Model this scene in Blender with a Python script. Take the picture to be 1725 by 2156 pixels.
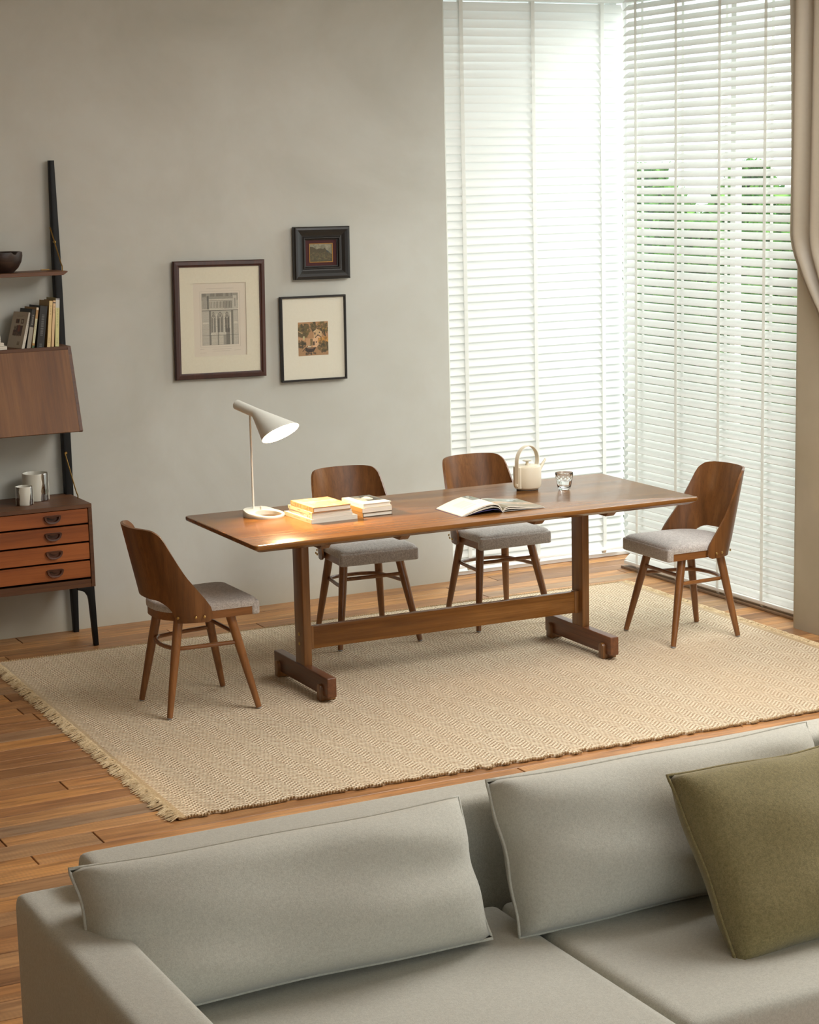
import bpy, bmesh, math, random
import numpy as np
from mathutils import Vector, Matrix
random.seed(7)
for o in list(bpy.data.objects):
    bpy.data.objects.remove(o)
S = bpy.context.scene
COL = S.collection
PI = math.pi

# ------------------------------------------------------------------ camera
YAW, PITCH, ROLL = -0.46839, 0.17306, -0.02318
fw = Vector((-math.sin(YAW)*math.cos(PITCH), math.cos(YAW)*math.cos(PITCH), -math.sin(PITCH)))
r0 = Vector((math.cos(YAW), math.sin(YAW), 0)); u0 = r0.cross(fw)
rt = math.cos(ROLL)*r0 + math.sin(ROLL)*u0
up = -math.sin(ROLL)*r0 + math.cos(ROLL)*u0
cam = bpy.data.cameras.new('camera'); cam_o = bpy.data.objects.new('camera', cam); COL.objects.link(cam_o)
cam.sensor_fit = 'HORIZONTAL'; cam.sensor_width = 36; cam.lens = 4112.15/1725*36
cam_o.matrix_world = Matrix(((rt.x, up.x, -fw.x, -1.93179), (rt.y, up.y, -fw.y, -9.37657), (rt.z, up.z, -fw.z, 2.25235), (0, 0, 0, 1)))
cam.clip_end = 100
S.camera = cam_o

# ------------------------------------------------------------------ world, daylight, exposure
W = bpy.data.worlds.new('sky'); S.world = W; W.use_nodes = True
W.node_tree.nodes['Background'].inputs[0].default_value = (0.86, 0.93, 1.0, 1)
W.node_tree.nodes['Background'].inputs[1].default_value = 2.0

def area(name, loc, target, sx, sy, power, color):
    l = bpy.data.lights.new(name, 'AREA'); l.shape = 'RECTANGLE'; l.size = sx; l.size_y = sy
    l.energy = power; l.color = color
    o = bpy.data.objects.new(name, l); COL.objects.link(o); o.location = loc
    d = Vector(target) - Vector(loc)
    o.rotation_euler = d.to_track_quat('-Z', 'Y').to_euler()
    return o
# daylight outside the blinded corner windows; shrub and front lamps are added fill
area('daylight_garden_right', (8.4, -2.2, 4.8), (4.1, -1.0, 1.3), 5.0, 5.0, 800, (1.0, 0.985, 0.97))
area('added_shrub_fill', (6.6, 2.2, 5.4), (6.2, 1.9, 0.0), 3.5, 3.5, 420, (1.0, 0.98, 0.95))  # added above the shrubs to brighten the leaves between the slats
area('daylight_garden_back', (4.1, 4.6, 2.9), (3.7, 0.1, 1.3), 5.0, 4.6, 38, (1.0, 0.985, 0.97))
area('added_front_fill', (2.2, -10.85, 1.35), (2.2, 0.0, 1.0), 3.2, 2.2, 18, (1.0, 0.95, 0.87))  # added lamp behind the camera, fills the room from the front
# overhead fill, added out of view to brighten the rug and floor
area('added_overhead_fill', (2.95, -4.3, 3.42), (2.85, -3.5, 0.0), 1.9, 3.0, 146, (1.0, 0.965, 0.92))
S.view_settings.view_transform = 'Standard'; S.view_settings.look = 'None'
S.view_settings.gamma = 1.0; S.view_settings.use_curve_mapping = False
S.view_settings.exposure = 0.12

# ------------------------------------------------------------------ helpers: objects
def tag(o, label=None, cat=None, group=None, kind=None):
    if label: o['label'] = label
    if cat: o['category'] = cat
    if group: o['group'] = group
    if kind: o['kind'] = kind
    return o
def empty(name, loc=(0, 0, 0), rz=0.0, label=None, cat=None, group=None):
    o = bpy.data.objects.new(name, None); COL.objects.link(o); o.location = loc; o.rotation_euler = (0, 0, rz)
    o.empty_display_size = 0.05
    return tag(o, label, cat, group)
def link(name, me, mat, parent=None, loc=None, rot=None):
    if mat and not me.materials: me.materials.append(mat)
    o = bpy.data.objects.new(name, me); COL.objects.link(o)
    if parent: o.parent = parent
    if loc: o.location = loc
    if rot: o.rotation_euler = rot
    return o
def copy_tree(o, parent=None):
    c = o.copy(); COL.objects.link(c); c.parent = parent
    for ch in list(o.children): copy_tree(ch, c)
    return c

class MB:
    """collects shapes into one mesh"""
    def __init__(s): s.bm = bmesh.new()
    def quadlist(s, vs, fs):
        v = [s.bm.verts.new(p) for p in vs]
        for f in fs:
            try: s.bm.faces.new([v[i] for i in f])
            except ValueError: pass
        return s
    def box(s, x0, x1, y0, y1, z0, z1, bev=0.0, seg=2, M=None):
        t = bmesh.new()
        vs = [t.verts.new(p) for p in ((x0,y0,z0),(x1,y0,z0),(x1,y1,z0),(x0,y1,z0),(x0,y0,z1),(x1,y0,z1),(x1,y1,z1),(x0,y1,z1))]
        for f in ((3,2,1,0),(4,5,6,7),(0,1,5,4),(1,2,6,5),(2,3,7,6),(3,0,4,7)): t.faces.new([vs[i] for i in f])
        if bev: bmesh.ops.bevel(t, geom=t.edges[:], offset=bev, segments=seg, affect='EDGES', profile=0.6)
        return s._merge(t, M)
    def _merge(s, t, M=None):
        if M is not None: bmesh.ops.transform(t, matrix=M, verts=t.verts)
        me = bpy.data.meshes.new('tmp'); t.to_mesh(me); t.free(); s.bm.from_mesh(me); bpy.data.meshes.remove(me)
        return s
    def prism(s, pts, axis, a, b, bev=0.0, seg=2, M=None):
        """2D polygon extruded along axis from a to b. axis 'x': pts=(y,z); 'y': (x,z); 'z': (x,y)"""
        t = bmesh.new()
        def P(p, h): return {'x': (h, p[0], p[1]), 'y': (p[0], h, p[1]), 'z': (p[0], p[1], h)}[axis]
        lo = [t.verts.new(P(p, a)) for p in pts]; hi = [t.verts.new(P(p, b)) for p in pts]
        n = len(pts)
        t.faces.new(lo); t.faces.new(hi[::-1])
        for i in range(n): t.faces.new((lo[i], hi[i], hi[(i+1) % n], lo[(i+1) % n]))
        bmesh.ops.recalc_face_normals(t, faces=t.faces)
        if bev:
            ed = [e for e in t.edges if e.calc_face_angle(0) > 0.5]
            bmesh.ops.bevel(t, geom=ed, offset=bev, segments=seg, affect='EDGES', profile=0.6)
        return s._merge(t, M)
    def tube(s, path, r, n=12, caps=True, closed=False):
        """round tube along path; r is a number or one radius for each point"""
        P = [Vector(p) for p in path]; m = len(P); R = r if hasattr(r, '__len__') else [r]*m
        rings = []; prev = None
        for i in range(m):
            if closed: d = P[(i+1) % m] - P[i-1]
            else: d = P[min(i+1, m-1)] - P[max(i-1, 0)]
            d.normalize()
            if prev is None:
                a = Vector((0, 0, 1)) if abs(d.z) < 0.9 else Vector((1, 0, 0)); nx = d.cross(a).normalized()
            else: nx = (prev - d*prev.dot(d)).normalized()
            prev = nx; ny = d.cross(nx)
            rings.append([s.bm.verts.new(P[i] + (nx*math.cos(2*PI*k/n) + ny*math.sin(2*PI*k/n))*R[i]) for k in range(n)])
        for i in range(m if closed else m-1):
            A, B = rings[i], rings[(i+1) % m]
            for k in range(n): s.bm.faces.new((A[k], A[(k+1) % n], B[(k+1) % n], B[k]))
        if caps and not closed:
            s.bm.faces.new(rings[0][::-1]); s.bm.faces.new(rings[-1])
        return s
    def lathe(s, prof, n=32, M=None):
        """prof: list of (r, z); closed at r=0 ends"""
        t = bmesh.new(); rings = []
        for r, z in prof:
            if r < 1e-6: rings.append([t.verts.new((0, 0, z))])
            else: rings.append([t.verts.new((r*math.cos(2*PI*k/n), r*math.sin(2*PI*k/n), z)) for k in range(n)])
        for A, B in zip(rings, rings[1:]):
            for k in range(n):
                if len(A) == 1 and len(B) == 1: continue
                if len(A) == 1: t.faces.new((A[0], B[(k+1) % n], B[k]))
                elif len(B) == 1: t.faces.new((A[k], A[(k+1) % n], B[0]))
                else: t.faces.new((A[k], A[(k+1) % n], B[(k+1) % n], B[k]))
        bmesh.ops.recalc_face_normals(t, faces=t.faces)
        return s._merge(t, M)
    def strip(s, path, width_vec, thick):
        """flat band along path, width_vec constant"""
        P = [Vector(p) for p in path]; w = Vector(width_vec); m = len(P); rows = []
        for i in range(m):
            d = (P[min(i+1, m-1)] - P[max(i-1, 0)]).normalized(); nn = d.cross(w).normalized()*thick*0.5
            rows.append([s.bm.verts.new(P[i] + a) for a in (-w*0.5 - nn, w*0.5 - nn, w*0.5 + nn, -w*0.5 + nn)])
        for A, B in zip(rows, rows[1:]):
            for k in range(4): s.bm.faces.new((A[k], A[(k+1) % 4], B[(k+1) % 4], B[k]))
        s.bm.faces.new(rows[0][::-1]); s.bm.faces.new(rows[-1])
        return s
    def mesh(s, name, smooth=35, recalc=True):
        if recalc: bmesh.ops.recalc_face_normals(s.bm, faces=s.bm.faces)
        me = bpy.data.meshes.new(name); s.bm.to_mesh(me); s.bm.free()
        if smooth:
            me.polygons.foreach_set('use_smooth', [True]*len(me.polygons))
            me.set_sharp_from_angle(angle=math.radians(smooth))
        return me
    def build(s, name, mat, parent=None, loc=None, rot=None, smooth=35, label=None, cat=None, group=None, kind=None):
        return tag(link(name, s.mesh(name, smooth), mat, parent, loc, rot), label, cat, group, kind)

# ------------------------------------------------------------------ helpers: materials
def srgb(r, g, b):
    f = lambda c: (c/255/12.92) if c/255 <= 0.04045 else ((c/255+0.055)/1.055)**2.4
    return (f(r), f(g), f(b), 1.0)
class Mat:
    def __init__(s, name):
        s.m = bpy.data.materials.new(name); s.m.use_nodes = True; s.t = s.m.node_tree
        s.b = s.t.nodes['Principled BSDF']; s.out = s.t.nodes['Material Output']
    def n(s, typ, **kw):
        nd = s.t.nodes.new(typ)
        for k, v in kw.items():
            if k.startswith('i_'):
                key = k[2:]; nd.inputs[int(key) if key.isdigit() else key.replace('_', ' ')].default_value = v
            else: setattr(nd, k, v)
        return nd
    def l(s, a, b): s.t.links.new(a, b)
    def math(s, op, a, b=None, c=None):
        nd = s.n('ShaderNodeMath', operation=op)
        for i, v in enumerate((a, b, c)):
            if v is None: continue
            if isinstance(v, (int, float)): nd.inputs[i].default_value = v
            else: s.l(v, nd.inputs[i])
        return nd.outputs[0]
    def ramp(s, fac, stops, interp='LINEAR'):
        nd = s.n('ShaderNodeValToRGB'); cr = nd.color_ramp; cr.interpolation = interp
        while len(cr.elements) < len(stops): cr.elements.new(0.5)
        for e, (p, c) in zip(cr.elements, stops): e.position = p; e.color = c
        s.l(fac, nd.inputs[0]); return nd.outputs[0]
    def mix(s, fac, a, b, blend='MIX'):
        nd = s.n('ShaderNodeMix', data_type='RGBA', blend_type=blend)
        for sock, v in ((nd.inputs[0], fac), (nd.inputs[6], a), (nd.inputs[7], b)):
            if isinstance(v, (int, float, tuple)): sock.default_value = v
            else: s.l(v, sock)
        return nd.outputs[2]
    def coords(s, scale=(1, 1, 1), kind='Object', offset_random=False):
        tc = s.n('ShaderNodeTexCoord'); mp = s.n('ShaderNodeMapping'); mp.inputs['Scale'].default_value = scale
        s.l(tc.outputs[kind], mp.inputs[0])
        if offset_random:
            oi = s.n('ShaderNodeObjectInfo'); k = s.math('MULTIPLY', oi.outputs['Random'], 37.0)
            cx = s.n('ShaderNodeCombineXYZ'); s.l(k, cx.inputs[0]); s.l(k, cx.inputs[1]); s.l(k, cx.inputs[2])
            s.l(cx.outputs[0], mp.inputs['Location'])
        return mp.outputs[0]
    def noise(s, vec, scale, detail=4, rough=0.55, dist=0.0):
        nd = s.n('ShaderNodeTexNoise'); nd.inputs['Scale'].default_value = scale; nd.inputs['Detail'].default_value = detail
        nd.inputs['Roughness'].default_value = rough; nd.inputs['Distortion'].default_value = dist
        s.l(vec, nd.inputs['Vector']); return nd.outputs[0]
    def bump(s, h, strength=0.3, dist=0.01):
        nd = s.n('ShaderNodeBump'); nd.inputs['Strength'].default_value = strength; nd.inputs['Distance'].default_value = dist
        s.l(h, nd.inputs['Height']); s.l(nd.outputs[0], s.b.inputs['Normal'])
    def set(s, **kw):
        for k, v in kw.items():
            key = k.replace('_', ' ')
            if isinstance(v, (int, float, tuple)): s.b.inputs[key].default_value = v
            else: s.l(v, s.b.inputs[key])
        return s

def plain(name, col, rough=0.5, metal=0.0, **kw):
    return Mat(name).set(Base_Color=col, Roughness=rough, Metallic=metal, **kw).m

def wood(name, dark, mid, light, axis='x', rough=0.35, coat=0.0, scale=1.0, vary=0.25, coatrough=0.15):
    """grain stretched along one axis; each object gets its own cut of the grain and its own tone"""
    M = Mat(name)
    st = {'x': (1.2, 22, 22), 'y': (22, 1.2, 22), 'z': (22, 22, 1.2)}[axis]
    v = M.coords(tuple(a*scale for a in st), offset_random=True)
    st2 = {'x': (0.5, 5, 5), 'y': (5, 0.5, 5), 'z': (5, 5, 0.5)}[axis]
    v2 = M.coords(tuple(a*scale for a in st2), offset_random=True)
    n1 = M.noise(v, 1.6, 6, 0.65, 0.3); n2 = M.noise(v2, 1.3, 3, 0.5, 0.9)
    f = M.math('ADD', M.math('MULTIPLY', n1, 0.5), M.math('MULTIPLY', n2, 0.5))
    c = M.ramp(f, [(0.32, dark), (0.5, mid), (0.66, light)])
    v3 = M.coords(tuple(a*scale*(1 if a < 3 else 7) for a in st), offset_random=True)
    pores = M.noise(v3, 1.4, 2, 0.5)
    c = M.mix(M.ramp(pores, [(0.34, (0.35, 0.35, 0.35, 1)), (0.46, (0, 0, 0, 1))]), c, dark)
    oi = M.n('ShaderNodeObjectInfo')
    hs = M.n('ShaderNodeHueSaturation'); M.l(c, hs.inputs['Color'])
    M.l(M.math('ADD', M.math('MULTIPLY', oi.outputs['Random'], vary), 1 - vary*0.5), hs.inputs['Value'])
    M.set(Base_Color=hs.outputs[0], Roughness=M.math('ADD', M.math('MULTIPLY', n1, 0.15), rough - 0.07))
    M.b.inputs['Coat Weight'].default_value = coat; M.b.inputs['Coat Roughness'].default_value = coatrough
    M.bump(M.math('ADD', n1, pores), 0.12, 0.001)
    return M.m

# ------------------------------------------------------------------ materials
def plaster_mat():
    M = Mat('plaster'); v = M.coords()
    a = M.noise(v, 1.1, 5, 0.6, 0.6); b = M.noise(v, 7, 5, 0.6)
    c = M.ramp(a, [(0.3, srgb(177, 176, 166)), (0.5, srgb(187, 186, 177)), (0.72, srgb(194, 194, 186))])
    c = M.mix(M.ramp(b, [(0.45, (0, 0, 0, 1)), (0.75, (0.3, 0.3, 0.3, 1))]), c, srgb(181, 177, 164))
    # yellowish water stain low on the wall
    sx = M.n('ShaderNodeSeparateXYZ'); M.l(v, sx.inputs[0])
    zz = M.math('ADD', sx.outputs[2], M.math('MULTIPLY', a, 0.25))
    c = M.mix(M.ramp(zz, [(0.12, (0.4, 0.4, 0.4, 1)), (0.32, (0, 0, 0, 1))]), c, srgb(186, 174, 142))
    M.set(Base_Color=c, Roughness=0.75)
    M.bump(M.math('ADD', a, M.math('MULTIPLY', b, 0.3)), 0.25, 0.012)
    return M.m
PLASTER = plaster_mat()
WHITE_PAINT = plain('white_paint', srgb(236, 236, 232), 0.5)
PLASTER_TAUPE = Mat('taupe_plaster')
_v = PLASTER_TAUPE.coords(); _a = PLASTER_TAUPE.noise(_v, 3, 5)
PLASTER_TAUPE.set(Base_Color=PLASTER_TAUPE.ramp(_a, [(0.3, srgb(170, 159, 136)), (0.7, srgb(182, 171, 149))]), Roughness=0.75)
PLASTER_TAUPE.bump(_a, 0.15, 0.01); PLASTER_TAUPE = PLASTER_TAUPE.m

def plank_mat():
    M = Mat('old_floorboard')
    v = M.coords((1.1, 16, 16), offset_random=True); v2 = M.coords((1.5, 5, 5), offset_random=True)
    n1 = M.noise(v, 2.2, 7, 0.7, 0.4); n2 = M.noise(v2, 1.5, 4, 0.6, 0.5)
    oi = M.n('ShaderNodeObjectInfo')
    base = M.ramp(oi.outputs['Random'], [(0.0, srgb(138, 100, 66)), (0.2, srgb(186, 130, 76)), (0.4, srgb(206, 148, 86)), (0.58, srgb(162, 114, 72)), (0.76, srgb(198, 146, 92)), (0.9, srgb(146, 120, 94)), (1.0, srgb(212, 164, 108))])
    c = M.mix(M.ramp(n1, [(0.36, (0.75, 0.75, 0.75, 1)), (0.6, (0, 0, 0, 1))]), base, srgb(104, 68, 40))
    c = M.mix(M.ramp(n2, [(0.5, (0, 0, 0, 1)), (0.78, (0.55, 0.55, 0.55, 1))]), c, srgb(206, 160, 108))
    # saw marks across the boards
    tc = M.coords((1, 1, 1)); wv = M.n('ShaderNodeTexWave'); wv.bands_direction = 'X'; wv.inputs['Scale'].default_value = 22; wv.inputs['Distortion'].default_value = 4; M.l(tc, wv.inputs[0])
    sawf = M.math('MULTIPLY', M.ramp(n2, [(0.48, (0, 0, 0, 1)), (0.6, (1, 1, 1, 1))]), wv.outputs[1])
    c = M.mix(M.math('MULTIPLY', sawf, 0.16), c, srgb(110, 74, 46))
    M.set(Base_Color=c, Roughness=M.math('ADD', M.math('MULTIPLY', n2, 0.3), 0.28))
    M.bump(M.math('ADD', n1, M.math('MULTIPLY', n2, 0.5)), 0.25, 0.003)
    return M.m
PLANK = plank_mat()
SUBFLOOR = plain('dark_subfloor', srgb(58, 40, 28), 0.8)

TEAK_D, TEAK_M, TEAK_L = srgb(84, 48, 24), srgb(134, 82, 42), srgb(166, 108, 60)
def table_wood(ax, rough=0.34, coat=0.25): return wood('walnut_table_'+ax, srgb(84, 52, 25), srgb(122, 80, 38), srgb(149, 103, 51), ax, rough, coat, 1.0, 0.12, 0.22)
TW_X, TW_Y, TW_Z = table_wood('x', 0.21, 0.0), table_wood('y'), table_wood('z')
TW_X.node_tree.nodes['Principled BSDF'].inputs['Specular IOR Level'].default_value = 0.28
TW_D = wood('walnut_foot', srgb(66, 36, 20), srgb(98, 58, 33), srgb(124, 76, 44), 'y', 0.38, 0.15, 1.0, 0.1)
CH_V = wood('chair_ply', srgb(76, 46, 21), srgb(109, 68, 32), srgb(130, 86, 44), 'z', 0.36, 0.1, 1.0, 0.1, 0.25)
CH_L = wood('chair_leg', srgb(98, 60, 29), srgb(131, 84, 42), srgb(152, 101, 54), 'z', 0.36, 0.2, 1.3, 0.1)
CH_F = wood('chair_rail', srgb(98, 60, 29), srgb(131, 84, 42), srgb(152, 101, 54), 'x', 0.36, 0.2, 1.3, 0.1)
TEAK_FRONT = wood('teak_drawer', srgb(118, 60, 25), srgb(152, 82, 36), srgb(172, 98, 46), 'x', 0.4, 0.1, 1.0, 0.12)
TEAK_CASE = wood('teak_case', srgb(62, 37, 20), srgb(92, 56, 30), srgb(114, 74, 42), 'x', 0.5, 0.0, 1.0, 0.1)
TEAK_FLAP = wood('teak_flap', srgb(92, 58, 31), srgb(116, 76, 43), srgb(132, 91, 54), 'z', 0.6, 0.0, 1.6, 0.05)
TEAK_DARK = wood('teak_handle', srgb(56, 30, 18), srgb(78, 44, 28), srgb(96, 58, 38), 'x', 0.4, 0.1, 2.0, 0.1)
BLACK_WOOD = Mat('black_lacquer').set(Base_Color=srgb(15, 15, 15), Roughness=0.5, Specular_IOR_Level=0.25).m
BRASS = plain('aged_brass', srgb(150, 118, 66), 0.35, 1.0)
BRASS_L = plain('brass_screw', srgb(190, 160, 100), 0.3, 1.0)

def boucle_mat(name, c0, c1, sc=260, h=0.004):
    M = Mat(name); v = M.coords(); a = M.noise(v, sc, 2, 0.6, 0.8); b = M.noise(v, sc*0.35, 3, 0.6)
    f = M.math('ADD', M.math('MULTIPLY', a, 0.6), M.math('MULTIPLY', b, 0.4))
    M.set(Base_Color=M.ramp(f, [(0.36, c0), (0.62, c1)]), Roughness=0.95)
    M.b.inputs['Sheen Weight'].default_value = 0.25
    M.bump(f, 0.8, h); return M.m
BOUCLE = boucle_mat('grey_boucle', srgb(158, 150, 144), srgb(208, 202, 196))
LINEN = boucle_mat('grey_linen', srgb(178, 176, 164), srgb(200, 198, 186), 380, 0.0015)
LINEN_S = boucle_mat('sofa_linen', srgb(172, 170, 158), srgb(194, 192, 180), 380, 0.0015)
OLIVE = boucle_mat('olive_velvet', srgb(112, 102, 66), srgb(142, 130, 88), 300, 0.0015)

def rug_mat():
    M = Mat('jute_weave'); v = M.coords(); sx = M.n('ShaderNodeSeparateXYZ')
    wob = M.noise(v, 3.0, 3, 0.5); wob2 = M.noise(v, 60, 2, 0.5)
    M.l(v, sx.inputs[0])
    x = M.math('ADD', sx.outputs[0], M.math('MULTIPLY', wob, 0.03))
    y = M.math('ADD', sx.outputs[1], M.math('MULTIPLY', wob2, 0.004))
    tri = M.math('PINGPONG', x, 0.05)                         # chevron bands
    vv = M.math('ADD', y, M.math('MULTIPLY', tri, 0.9))
    strand = M.math('SINE', M.math('MULTIPLY', vv, 2*PI/0.022))
    knot = M.math('SINE', M.math('MULTIPLY', M.math('ADD', sx.outputs[0], M.math('MULTIPLY', M.math('FLOOR', M.math('DIVIDE', vv, 0.022)), 0.006)), 2*PI/0.0125))
    h = M.math('ADD', M.math('MULTIPLY', strand, 0.34), M.math('MULTIPLY', knot, 0.2))
    h = M.math('ADD', M.math('ADD', h, 0.5), M.math('MULTIPLY', M.math('SUBTRACT', wob2, 0.5), 0.5))
    band = M.math('ABSOLUTE', M.math('SUBTRACT', M.math('DIVIDE', tri, 0.05), 0.5))
    c = M.ramp(h, [(0.05, srgb(150, 122, 94)), (0.4, srgb(208, 190, 160)), (0.85, srgb(234, 221, 196))])
    big = M.noise(v, 1.3, 3, 0.5); fib = M.noise(M.coords((8, 60, 1)), 2.0, 4, 0.7)
    c = M.mix(M.ramp(big, [(0.4, (0, 0, 0, 1)), (0.7, (0.45, 0.45, 0.45, 1))]), c, srgb(218, 192, 158))
    c = M.mix(M.ramp(fib, [(0.42, (0.3, 0.3, 0.3, 1)), (0.58, (0, 0, 0, 1))]), c, srgb(168, 134, 96))
    M.set(Base_Color=c, Roughness=0.95)
    M.bump(M.math('ADD', h, M.math('MULTIPLY', band, 0.5)), 0.9, 0.005)
    return M.m
RUG = rug_mat()
FRINGE = boucle_mat('jute_fringe', srgb(176, 148, 106), srgb(222, 202, 164), 120, 0.002)
RUG_HEM = boucle_mat('jute_hem', srgb(158, 128, 88), srgb(196, 170, 128), 260, 0.002)

def slat_mat(name, col, tr):
    M = Mat(name); M.t.nodes.remove(M.b)
    v = M.coords((0.6, 9, 9), offset_random=True); n = M.noise(v, 6, 3)
    c = M.ramp(n, [(0.3, tuple(k*0.97 for k in col[:3])+(1,)), (0.7, col)])
    d = M.n('ShaderNodeBsdfDiffuse'); t = M.n('ShaderNodeBsdfTranslucent'); g = M.n('ShaderNodeBsdfGlossy'); g.inputs['Roughness'].default_value = 0.4
    M.l(c, d.inputs[0]); M.l(c, t.inputs[0])
    m = M.n('ShaderNodeMixShader'); m.inputs[0].default_value = tr; M.l(d.outputs[0], m.inputs[1]); M.l(t.outputs[0], m.inputs[2])
    m2 = M.n('ShaderNodeMixShader'); m2.inputs[0].default_value = 0.03; M.l(m.outputs[0], m2.inputs[1]); M.l(g.outputs[0], m2.inputs[2])
    M.l(m2.outputs[0], M.out.inputs[0]); return M.m
SLAT = slat_mat('white_slat', srgb(246, 246, 243), 0.36)
TAPE = slat_mat('cotton_tape', srgb(246, 246, 242), 0.45)
SHEER = slat_mat('taupe_sheer', srgb(176, 164, 144), 0.30)

def glass_pane(name, tint, refl=0.08):
    M = Mat(name); M.t.nodes.remove(M.b)
    tr = M.n('ShaderNodeBsdfTransparent'); tr.inputs[0].default_value = tint
    g = M.n('ShaderNodeBsdfGlossy'); g.inputs['Roughness'].default_value = 0.02
    lw = M.n('ShaderNodeLayerWeight'); lw.inputs[0].default_value = 0.5
    fr = M.math('ADD', M.math('MULTIPLY', M.math('POWER', lw.outputs['Facing'], 5.0), 0.9), 0.035)
    m = M.n('ShaderNodeMixShader'); M.l(fr, m.inputs[0]); M.l(tr.outputs[0], m.inputs[1]); M.l(g.outputs[0], m.inputs[2])
    M.l(m.outputs[0], M.out.inputs[0]); return M.m
WINDOW_GLASS = glass_pane('window_glass', (0.96, 0.985, 0.97, 1))
PICTURE_GLASS = glass_pane('picture_glass', (0.98, 0.98, 0.97, 1))

def color_attr_mat(name, rough=0.6, coat=0.0):
    M = Mat(name); a = M.n('ShaderNodeAttribute'); a.attribute_name = 'Col'
    M.set(Base_Color=a.outputs['Color'], Roughness=rough); M.b.inputs['Coat Weight'].default_value = coat; return M.m
PRINT = color_attr_mat('ink_print', 0.65)
COVER = color_attr_mat('printed_cover', 0.4)
GLOSSY_PAGE = color_attr_mat('magazine_page', 0.35)

def pages_mat(axis=2):
    M = Mat('page_block'); v = M.coords((1, 1, 1)); sx = M.n('ShaderNodeSeparateXYZ'); M.l(v, sx.inputs[0])
    w = M.noise(M.coords((2, 2, 900)), 1.0, 2)
    M.set(Base_Color=M.ramp(w, [(0.35, srgb(206, 198, 180)), (0.65, srgb(236, 231, 218))]), Roughness=0.8); return M.m
PAGES = pages_mat()

# ------------------------------------------------------------------ painted flat prints
def image_mesh(name, w, h, nx, ny, paint, plane='xz', curve=None):
    """grid whose vertices carry the printed colours; paint(u, v) -> rgb arrays, v up"""
    U, V = np.meshgrid(np.linspace(0, 1, nx), np.linspace(0, 1, ny))
    rgb = paint(U, V)
    X = (U - 0.5)*w; Y = (V - 0.5)*h
    if curve is not None: co = curve(U, V)
    elif plane == 'xz': co = np.stack([X, np.zeros_like(X), Y], -1)
    else: co = np.stack([X, Y, np.zeros_like(X)], -1)
    idx = np.arange(nx*ny).reshape(ny, nx)
    f = np.stack([idx[:-1, :-1], idx[:-1, 1:], idx[1:, 1:], idx[1:, :-1]], -1).reshape(-1, 4)
    me = bpy.data.meshes.new(name); me.from_pydata(co.reshape(-1, 3).tolist(), [], f.tolist()); me.update()
    at = me.color_attributes.new('Col', 'FLOAT_COLOR', 'POINT')
    c = np.ones((nx*ny, 4), np.float32); c[:, :3] = rgb.reshape(-1, 3)
    at.data.foreach_set('color', c.ravel()); return me
def lin(r, g, b): return np.array(srgb(r, g, b)[:3])
class Paint:
    def __init__(s, U, V, base): s.U, s.V = U, V; s.c = np.ones(U.shape + (3,))*lin(*base); s.rs = np.random.RandomState(5)
    def put(s, mask, col, a=1.0):
        m = (mask.astype(float)*a)[..., None]; s.c = s.c*(1-m) + lin(*col)*m
    def rect(s, u0, u1, v0, v1, col, a=1.0): s.put((s.U >= u0) & (s.U <= u1) & (s.V >= v0) & (s.V <= v1), col, a)
    def disc(s, u, v, r, col, asp=1.0, a=1.0): s.put(((s.U-u)*asp)**2 + (s.V-v)**2 < r*r, col, a)
    def poly(s, pts, col, a=1.0):
        m = np.zeros(s.U.shape, bool); n = len(pts)
        for i in range(n):
            (x1, y1), (x2, y2) = pts[i], pts[(i+1) % n]
            if y1 == y2: continue
            cr = ((y1 > s.V) != (y2 > s.V)) & (s.U < (x2-x1)*(s.V-y1)/(y2-y1) + x1); m ^= cr
        s.put(m, col, a)
    def line(s, x1, y1, x2, y2, w, col, a=1.0):
        d = np.hypot(x2-x1, y2-y1)+1e-9; t = np.clip(((s.U-x1)*(x2-x1)+(s.V-y1)*(y2-y1))/d**2, 0, 1)
        s.put(np.hypot(s.U-x1-t*(x2-x1), s.V-y1-t*(y2-y1)) < w, col, a)
    def grain(s, k): s.c = np.clip(s.c*(1 + k*(s.rs.rand(*s.U.shape)[..., None]-0.5)), 0, 1)
    def blobs(s, u, v, ru, rv, n, r, cols, a=0.9):
        for _ in range(n):
            t = s.rs.rand()*2*PI; q = math.sqrt(s.rs.rand())
            s.disc(u+ru*q*math.cos(t), v+rv*q*math.sin(t), r*(0.5+s.rs.rand()), cols[s.rs.randint(len(cols))], a=a)

# ------------------------------------------------------------------ the setting
CEIL = 3.35
floor = MB().box(-3.2, 4.45, -11.0, 0.32, -0.12, -0.022).build('floor', SUBFLOOR, kind='structure', smooth=0)
# floorboards, one by one
rnd = random.Random(11)
y = 0.26; rows = 0
plank_meshes = {}
while y > -5.6:
    w = rnd.choice((0.096, 0.108, 0.115, 0.122, 0.134))
    x = -1.2 - rnd.random()*1.4 if y > -3.4 else -1.6 - rnd.random()
    xe = 4.36 if y > -3.3 else 3.0
    while x < xe:
        L = rnd.choice((1.3, 1.6, 1.9, 2.3, 2.7))
        x1 = min(x + L, 4.4); 
        if x1 - x > 0.12 and x1 > -0.9:
            key = (round(w, 3), round(x1-x, 1))
            LL = round(x1-x, 1)
            if key not in plank_meshes:
                plank_meshes[key] = MB().box(0.0025, LL-0.0025, 0.0017, w-0.0017, -0.022, 0.0, 0.0015, 1).mesh('plank', 30)
            link('plank', plank_meshes[key], PLANK, floor, (x, y-w, -rnd.random()*0.0012))
            x += LL
        else: x = x1 if x1 > x else x+L
    y -= w
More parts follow.
